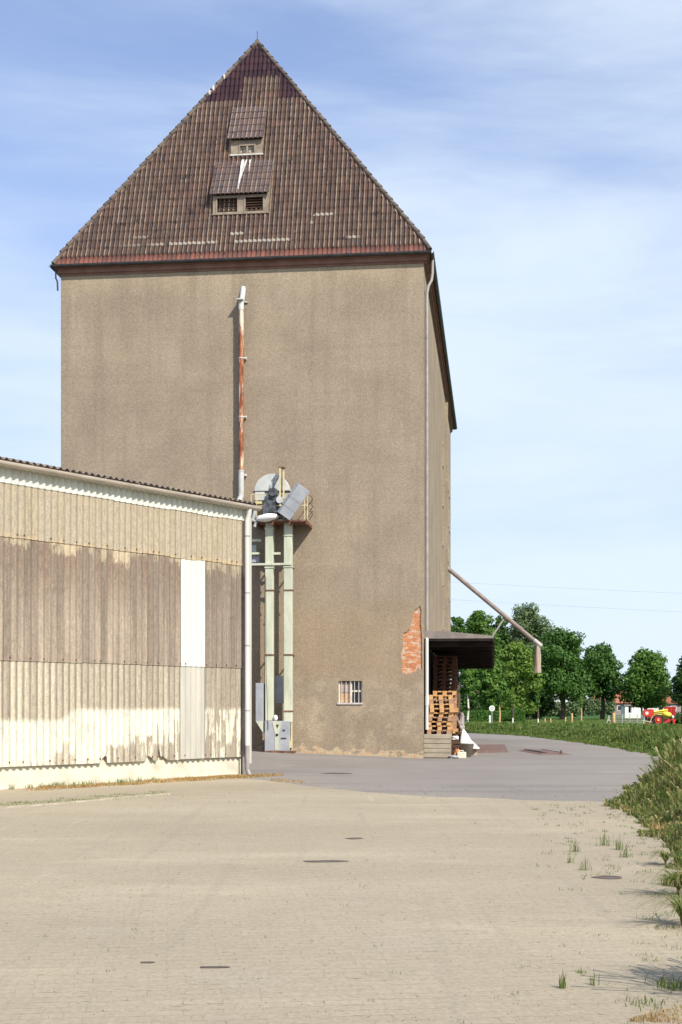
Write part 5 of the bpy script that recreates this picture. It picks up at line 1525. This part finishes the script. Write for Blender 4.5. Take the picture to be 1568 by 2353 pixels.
def tree(pxc, Y, top_py, wpx, base_py, label, mat='leaf', seed=0, trunk='bark', tr=0.028, n=9000, leaf=0.20, lobes=26, shape='round', group='trees beyond the road', cat='tree', zground=None):
    x = PX(pxc, Y); g0 = gz1(x, Y) if zground is None else zground
    H = PZ(top_py, Y) - g0; W = wpx / FPX * Y / 2; hb = max(0.3, PZ(base_py, Y) - g0)
    e = empty('tree', (x, Y, g0), 0, label, cat, group)
    rr = random.Random(seed)
    ch = H - hb
    bl = []
    for k in range(lobes):
        f = (k + 0.5) / lobes
        if shape == 'round': wr = math.sin(math.pi * min(1, 0.14 + 0.86 * f)) ** 0.55
        elif shape == 'cone': wr = (1 - f) ** 0.6 * min(1, 0.35 + f * 3)
        elif shape == 'poplar': wr = math.sin(math.pi * min(0.98, 0.10 + 0.86 * f)) ** 0.8 * (0.8 if f > 0.5 else 1)
        else: wr = 1
        a_ = k * 2.4 + rr.uniform(-0.5, 0.5); rad = W * wr * rr.uniform(0.30, 0.90)
        s = W * rr.uniform(0.20, 0.42) * (0.65 + 0.35 * wr)
        bl.append((rad * math.cos(a_), rad * math.sin(a_), hb + ch * f * 0.93 + 0.02 * ch, s * 1.15, s * 1.15, s * 0.85))
    bl.append((0, 0, hb + ch * 0.5, W * 0.55, W * 0.55, ch * 0.40))
    leaf_cloud('crown', bl, n, leaf, M[mat], e, seed)
    mb = MB(); r0 = tr * H
    mb.tube([(0, 0, -0.1), (0.02 * H, 0, hb * 0.5), (0.01 * H, 0.01 * H, hb), (0, 0, hb + ch * 0.55)], [r0 * 1.25, r0, r0 * 0.85, r0 * 0.3], 9)
    for b in bl[::3]:
        z0 = max(hb * 0.8, b[2] - ch * 0.22); mb.tube([(0, 0, z0), (b[0] * 0.5, b[1] * 0.5, (z0 + b[2]) / 2 + 0.1), (b[0], b[1], b[2])], [r0 * 0.4, r0 * 0.25, r0 * 0.08], 6)
    mb.build('trunk', M[trunk], e)
    return e

tree(1210, 175, 1390, 145, 1560, 'tallest tree, pale silvery green and loose, behind the grain spout', 'leaf_silver', 1, n=14000, leaf=0.20, lobes=40, shape='poplar')
tree(1097, 165, 1400, 105, 1560, 'broad dark green tree just right of the granary above the canopy', 'leaf', 2, n=11000, leaf=0.2, lobes=30)
tree(1048, 160, 1412, 80, 1560, 'green tree half hidden behind the granary corner', 'leaf_mid', 3, n=7000, leaf=0.2)
tree(1150, 172, 1412, 70, 1570, 'dark narrow tree between the silvery tree and the canopy', 'leaf_dark', 14, n=6000, leaf=0.2)
tree(1292, 150, 1446, 160, 1602, 'large rounded green tree under the spout sleeve with bare dark trunk', 'leaf_mid', 4, n=15000, leaf=0.19, lobes=44)
tree(1185, 146, 1476, 125, 1632, 'light green tree in front of the darker ones, right of the canopy end', 'leaf_light', 5, n=9500, leaf=0.18, lobes=30)
tree(1125, 140, 1520, 80, 1625, 'leafy tree with drooping boughs seen under the canopy', 'leaf', 6, n=7000, leaf=0.18)
tree(1238, 158, 1530, 80, 1640, 'shaded dark tree between the light green and the large rounded tree', 'leaf_dark', 15, n=6500, leaf=0.2)
tree(1384, 152, 1480, 112, 1602, 'narrow upright green tree, third from the right', 'leaf_mid', 7, n=9000, leaf=0.18, lobes=34)
tree(1482, 148, 1493, 136, 1622, 'round bushy tree above the red sprayer, second from the right', 'leaf', 8, n=12500, leaf=0.18, lobes=42)
tree(1588, 142, 1500, 120, 1622, 'dark tree cut off by the right edge of the picture', 'leaf_dark', 9, n=8500, leaf=0.18, lobes=30)
# birch with white trunk
e = tree(1074, 120, 1500, 50, 1600, 'thin birch with a crooked white trunk beside the pallet stacks', 'leaf', 10, 'birch', 0.014, n=3000, leaf=0.13, lobes=14, group=None)
# saplings
for (px, Y, tp, w_, lab, mt, tk) in ((1148, 122, 1590, 16, 'young tree with reddish bare stem right of the round sign', 'leaf_dark', 'post'),
                                (1178, 118, 1582, 26, 'leafy sapling in front of the dark thicket', 'leaf_light', 'bark'),
                                (1236, 120, 1585, 20, 'slim sapling beside the clipped hedge block', 'leaf', 'bark'),
                                (1336, 135, 1600, 16, 'small pale green sapling right of the large rounded tree trunk', 'leaf_light', 'post')):
    tree(px, Y, tp, w_, 1625, lab, mt, int(px), tk, n=500, leaf=0.09, lobes=9, shape='cone', group='saplings beyond the road', cat='sapling')

# thicket & shrubs
def bushes(name, spec, n, leaf, mat, seed, label, cat, kind=None, group=None):
    bl = []; rr = random.Random(seed)
    for (px0, px1, Y, tp) in spec:
        x0, x1 = PX(px0, Y), PX(px1, Y); z1 = PZ(tp, Y); g0 = gz1(x1, Y)
        k = max(2, int((x1 - x0) / 1.1))
        for i in range(k):
            h = (z1 - g0) * rr.uniform(0.75, 1.05)
            bl.append((x0 + (x1 - x0) * (i + 0.5) / k, Y + rr.uniform(-0.8, 0.8), g0 + h * 0.5, 0.9, 0.9, h * 0.52))
    o = leaf_cloud(name, bl, n, leaf, M[mat], None, seed); tag(o, label, cat, group, kind); return o
bushes('thicket', [(1035, 1245, 162, 1585), (1040, 1240, 168, 1560)], 16000, 0.22, 'leaf_dark', 31, 'dark shaded thicket under the trees left of the sapling row', 'thicket', 'stuff')
bushes('shrubs', [(1238, 1330, 190, 1606), (1330, 1412, 215, 1598)], 7000, 0.2, 'leaf_silver', 32, 'grey green shrubs in front of the white houses', 'shrubs', 'stuff')
bushes('far_woods', [(900, 1700, 330, 1604), (-800, 900, 330, 1600), (1700, 2600, 330, 1600)], 26000, 0.5, 'leaf_dark', 33, 'far line of woods along the horizon', 'woods', 'stuff')
bushes('bush', [(1546, 1600, 104, 1636)], 3500, 0.10, 'leaf_dark', 34, 'dark bush at the right edge beside the sprayer', 'bush')

def hedge(px0, px1, Y, tp, depth, mat, n, label, seed):
    x0, x1 = PX(px0, Y), PX(px1, Y); z1 = PZ(tp, Y); g0 = gz1(x1, Y); r = np.random.RandomState(seed)
    L = x1 - x0; h = z1 - g0
    c = np.stack([r.rand(n) * L, r.rand(n) * depth, r.rand(n) * h], -1)
    face = r.randint(0, 3, n); c[face == 0, 1] = r.normal(0, 0.04, (face == 0).sum()); c[face == 1, 2] = h + r.normal(0, 0.04, (face == 1).sum())
    nrm = np.where((face == 0)[:, None], np.array([[0, -1, 0.2]]), np.array([[0, -0.2, 1]])) + r.normal(size=(n, 3)) * 0.6
    t1 = np.cross(nrm, r.normal(size=(n, 3))); t1 /= np.linalg.norm(t1, axis=1)[:, None]; t2 = np.cross(nrm, t1); t2 /= np.linalg.norm(t2, axis=1)[:, None]
    s = 0.10
    V = np.stack([c - t1 * s, c - t2 * s * .6, c + t1 * s, c + t2 * s * .6], 1).reshape(-1, 3)
    o = npmesh('hedge', V, np.arange(n)[:, None] * 4 + np.array([[0, 1, 2, 3]]), M[mat]); o.location = (x0, Y, g0); tag(o, label, 'hedge'); return o
hedge(1066, 1178, 128, 1636, 0.8, 'hedge', 9000, 'long low clipped green hedge behind the roadside grass', 1)
hedge(1178, 1207, 126, 1632, 1.1, 'hedge', 3500, 'taller clipped hedge block at the right end of the long hedge', 2)

# ================================================================== SIGN, POSTS, FENCE
Y = 104; e = thing_at('road_sign', 1131, Y, 'small round pale road sign on a thin grey post before the hedge', 'road sign')
zc = PZ(1628, Y) - gz1(PX(1131, Y), Y)
mb = MB(); mb.tube([(0, 0, 0), (0, 0, zc + 0.1)], 0.03, 8); mb.build('post', M['fence'], e)
mb = MB(); mb.tube([(0, -0.05, zc), (0, -0.03, zc)], 0.22, 24); mb.build('disc', M['white'], e)
mb = MB(); mb.tube([(0, -0.056, zc), (0, -0.051, zc)], 0.15, 24); mb.build('disc_centre', M['lightgrey'], e)
e = thing_at('marker_post', 1126, 100, 'short white marker post left of the round sign', 'post'); h = PZ(1646, 100) - gz1(PX(1126, 100), 100)
mb = MB(); mb.tube([(0, 0, 0), (0, 0, h)], 0.07, 8); mb.build('shaft', M['white'], e); mb = MB(); mb.tube([(0, 0, h), (0, 0, h + 0.06)], [0.07, 0.03], 8); mb.build('cap', M['white'], e)
def wpost(px, Y, tp, w_, label, mat='post'):
    x = PX(px, Y); g0 = gz1(x, Y); h = PZ(tp, Y) - g0
    mb = MB(); mb.tube([(0, 0, -0.1), (0, 0, h - 0.03), (0, 0, h)], [w_, w_, w_ * 0.8], 8); o = mb.build('wooden_post', M[mat]); o.location = (x, Y, g0); tag(o, label, 'post')
wpost(1315, 118, 1639, 0.08, 'tall bare wooden post right of the large rounded tree trunk')
wpost(1300, 124, 1648, 0.06, 'short wooden stake beside the rounded tree trunk')
wpost(1253, 120, 1651, 0.06, 'short pale stake right of the hedge block, left of a pair')
wpost(1266, 120, 1651, 0.06, 'short pale stake right of the hedge block, right of a pair')
wpost(1179, 116, 1650, 0.05, 'white stake at the foot of the leafy sapling', 'white')
wpost(1237, 116, 1652, 0.05, 'white stake at the foot of the slim sapling', 'white')
wpost(1411, 106, 1638, 0.11, 'thick sunlit wooden corner post at the left end of the wire fence')
Y = 106; x0, x1 = PX(1414, Y), PX(1482, Y); g0 = gz1(x1, Y)
fe = empty('fence', (x0, Y, g0), 0, 'low grey wire mesh fence between the wooden corner post and the sprayer', 'fence')
h = PZ(1641, Y) - g0; L = x1 - x0
for k in range(5):
    x = L * k / 4; MB().tube([(x, 0, 0), (x, 0, h)], 0.03, 6).build('post', M['fence'], fe)
mb = MB()
k = 0.0
while k < L: mb.box(k, k + 0.012, -0.006, 0.006, 0.05, h - 0.02); k += 0.075
for z in np.linspace(0.05, h - 0.03, 6): mb.box(0, L, -0.008, 0.008, z, z + 0.014)
mb.build('wire_mesh', M['fence'], fe)
e = empty('trestle', (PX(1399, 106), 106, g0), 0.3, 'small pale trestle leaning left of the fence corner post', 'trestle')
MB().tube([(-0.22, 0, 0), (0.08, 0, 0.75)], 0.03, 6).build('leg', M['iron'], e); MB().tube([(0.25, 0, 0), (0.0, 0, 0.75)], 0.03, 6).build('leg', M['iron'], e); MB().box(-0.12, 0.12, -0.03, 0.03, 0.35, 0.40).build('rail', M['iron'], e)

# ================================================================== SPRAYER
Y = 102.0; xw = PX(1512, Y); g0 = gz1(xw, Y)
spz = empty('field_sprayer', (xw, Y, g0), 0, 'red and yellow trailed field sprayer parked on the grass by the fence', 'sprayer')
K = Y / FPX
def q(px, py): return ((px - 1512) * K, (1668 - py) * K)
rw = 12.7 * K
for sy in (0, 1.3):
    yy = sy
    wh = MB(); wh.tube([(0, yy - 0.15, rw), (0, yy + 0.15, rw)], rw, 28, True, True); tw = wh.build('wheel', M['tyre'], spz)
    rm = MB(); rm.lathe([(0.0, 0.05), (rw * 0.25, 0.05), (rw * 0.3, 0.03), (rw * 0.55, -0.01), (rw * 0.64, 0.05), (rw * 0.66, 0.0)], (0, yy - 0.155, rw), 24, Matrix.Rotation(R(90), 3, 'X')); rm.build('rim', M['red'], tw)
    hb_ = MB(); hb_.tube([(0, yy - 0.22, rw), (0, yy - 0.15, rw)], rw * 0.16, 12); hb_.build('hub', M['sprayyellow'], tw)
fx, fz = q(1486.5, 1639)
mb = MB(); mb.tube([(fx, -0.1, fz), (fx, 0.25, fz)], 8.5 * K, 24); fn = mb.build('fan', M['red'], spz)
mb = MB(); mb.tube([(fx, -0.13, fz), (fx, -0.1, fz)], 4 * K, 16); mb.build('fan_hub', M['cream'], fn)
mb = MB(); a = q(1495, 1655); b = q(1556, 1651)
mb.box(a[0], b[0], 0.2, 0.3, a[1] - 0.04, a[1] + 0.06); mb.box(a[0], b[0], 0.9, 1.0, a[1] - 0.04, a[1] + 0.06)
c = q(1494, 1630); d2 = q(1503, 1650); mb.box(c[0], d2[0], -0.05, 0.9, d2[1], c[1])
mb.box(q(1524, 0)[0], q(1541, 0)[0], 0.0, 0.7, q(0, 1660)[1], q(0, 1652)[1]); mb.tube([(a[0], 0.25, a[1]), (q(1491, 0)[0], 0.2, 0.05)], 0.06, 8)
mb.box(b[0] - 0.25, b[0] - 0.1, 0.1, 0.3, 0.02, a[1])
mb.build('chassis', M['red'], spz)
mb = MB()
for (py0, py1, yy) in ((1636, 1631, 0.0), (1640, 1635, 0.08), (1644, 1640, 0.16)):
    p0, p1 = q(1503, py0), q(1535, py1); mb.tube([(p0[0], yy, p0[1]), (p1[0], yy, p1[1])], 0.065, 8)
mb.build('boom', M['sprayyellow'], spz)
mb = MB(); tc = q(1533, 1643); mb.blob((tc[0], 0.1, tc[1]), (11 * K, 0.5, 7 * K), 5, 0.05, 20, 12); mb.build('tank', M['sprayyellow'], spz)
mb = MB(); p0, p1 = q(1533, 1640), q(1556, 1625)
for k in range(7):
    xx = p0[0] + (p1[0] - p0[0]) * k / 6; mb.box(xx - 0.02, xx + 0.03, 0.6, 0.68, p0[1] - 0.2, p1[1] - 0.05 * (k == 6))
for z in np.linspace(p0[1] - 0.1, p1[1] - 0.04, 4): mb.box(p0[0], p1[0], 0.59, 0.69, z, z + 0.05)
mb.box(p0[0], p1[0], 0.70, 0.74, p0[1], p1[1]); mb.build('boom_rack', M['red'], spz)
mb = MB(); wc = q(1547, 1648); mb.blob((wc[0], 0.0, wc[1]), (0.09, 0.08, 0.13), 3, 0.0, 10, 8); mb.build('canister', M['white'], spz)
mb = MB()
for (pa, pb) in (((1476, 1656), (1500, 1660)), ((1524, 1663), (1552, 1666)), ((1480, 1650), (1478, 1664)), ((1500, 1645), (1492, 1664))):
    p0, p1 = q(*pa), q(*pb); mb.tube([(p0[0], -0.1, p0[1]), (p1[0], -0.1, p1[1])], 0.025, 6)
mb.build('hose', M['green'], spz)

# ================================================================== HOUSES
def house(px0, px1, Y, eave_py, ridge_py, label, wall='housewall', roof='redroof', depth=9.0, gable=False, wins=3, rl=0.0):
    x0, x1 = PX(px0, Y), PX(px1, Y); g0 = 0.25; ze = PZ(eave_py, Y) - g0; zr = PZ(ridge_py, Y) - g0; L = x1 - x0
    e = empty('house', (x0, Y, g0), 0, label, 'house')
    mb = MB(); mb.box(0, L, 0, depth, -0.2, ze); wl_ = mb.build('wall', M[wall], e)
    mb = MB(); o_ = 0.4
    if gable:
        mb.add([(-o_, -o_, ze), (L + o_, -o_, ze), (L / 2, -o_, zr), (-o_, depth + o_, ze), (L + o_, depth + o_, ze), (L / 2, depth + o_, zr)], [(0, 1, 2), (5, 4, 3), (0, 2, 5, 3), (1, 4, 5, 2), (0, 3, 4, 1)])
    else:
        mb.add([(-o_, -o_, ze), (L + o_, -o_, ze), (L + o_, depth + o_, ze), (-o_, depth + o_, ze), (rl, depth / 2, zr), (L - rl, depth / 2, zr)], [(0, 1, 5, 4), (1, 2, 5), (2, 3, 4, 5), (3, 0, 4), (3, 2, 1, 0)])
    rf = mb.build('roof', M[roof], e)
    mb = MB(); mb.box(L * 0.3, L * 0.3 + 0.6, depth / 2 - 0.3, depth / 2 + 0.3, zr - 0.6, zr + 0.6); mb.build('chimney', M['redroof'], rf)
    for k in range(wins):
        xc = L * (k + 0.6) / (wins + 0.2); wb = MB(); wb.box(xc - 0.5, xc + 0.5, -0.03, 0.0, ze * 0.35, ze * 0.8); wf = wb.build('window', M['white'], e)
        pb = MB(); pb.box(xc - 0.42, xc + 0.42, -0.04, -0.031, ze * 0.35 + 0.08, ze * 0.8 - 0.08); pb.build('pane', M['glass'], wf)
    return e
house(1412, 1462, 255, 1616, 1588, 'low house with a red tiled roof left of the bushy tree', rl=0.8, wins=2)
house(1502, 1566, 250, 1617, 1584, 'house with a steep red roof rising behind the sprayer', gable=True, wins=2)
house(1365, 1400, 262, 1612, 1597, 'small red roofed house glimpsed behind the narrow upright tree', rl=0.8, wins=1)
house(1236, 1318, 255, 1604, 1588, 'white walled house glimpsed under the large rounded tree', 'whitewall', 'housewall', wins=4)
Y = 172; x0, x1 = PX(1437, Y), PX(1473, Y); g0 = 0.25
e = empty('garden_shed', (x0, Y, g0), 0, 'small white garden building with a dark opening behind the wire fence', 'garden building')
L = x1 - x0; h = PZ(1622, Y) - g0
mb = MB(); mb.box(0, L * 0.22, 0, 2.5, 0, h * 1.0); mb.box(L * 0.22, L * 0.42, 0.0, 2.5, 0, h * 0.45); mb.box(L * 0.42, L, 0, 2.5, 0, h * 0.86); mb.build('wall', M['whitewall'], e)
mb = MB(); mb.box(-0.15, L + 0.15, -0.15, 2.6, h, h + 0.14); mb.build('roof', M['housewall'], e)
mb = MB(); mb.box(L * 0.23, L * 0.41, 1.0, 1.1, h * 0.451, h - 0.01); mb.build('opening', M['louvre'], e)
e = empty('garden_wall', (PX(1478, 176), 176, 0.25), 0, 'long low white wall behind the sprayer under the bushy tree', 'wall')
h = PZ(1627, 176) - 0.25; L = PX(1512, 176) - PX(1478, 176)
MB().box(0, L, 0, 0.25, 0, h).build('masonry', M['whitewall'], e); MB().box(-0.03, L + 0.03, -0.04, 0.29, h, h + 0.07).build('coping', M['kerb'], e)

# ================================================================== OVERHEAD WIRES
for i, (pa, pb, sag) in enumerate((((1000, 1334), (1640, 1365), 0.25), ((1000, 1374), (1640, 1408), 0.25))):
    Y = 110.0; a = Vector((PX(pa[0], Y) - 26, Y + 6, PZ(pa[1], Y + 6) - 0.0)); b = Vector((PX(pb[0], Y) + 26, Y - 6, PZ(pb[1], Y - 6) - 0.0))
    a.z += -0.3 * 0; pts = []
    slope_ = (pb[1] - pa[1]) / (pb[0] - pa[0])
    for k in range(25):
        f = k / 24; p = a.lerp(b, f); px = 784 + FPX * p.x / p.y; py = pa[1] + (px - pa[0]) * slope_; p.z = PZ(py, p.y) + 0.6 * (2 * f - 1) ** 2 - 0.1; pts.append(p)
    o = MB().tube(pts, 0.006, 5).build('overhead_wire', M['wire']); tag(o, ['upper thin overhead wire crossing the sky above the trees', 'lower thin overhead wire crossing the sky above the trees'][i], 'wire', 'overhead wires')
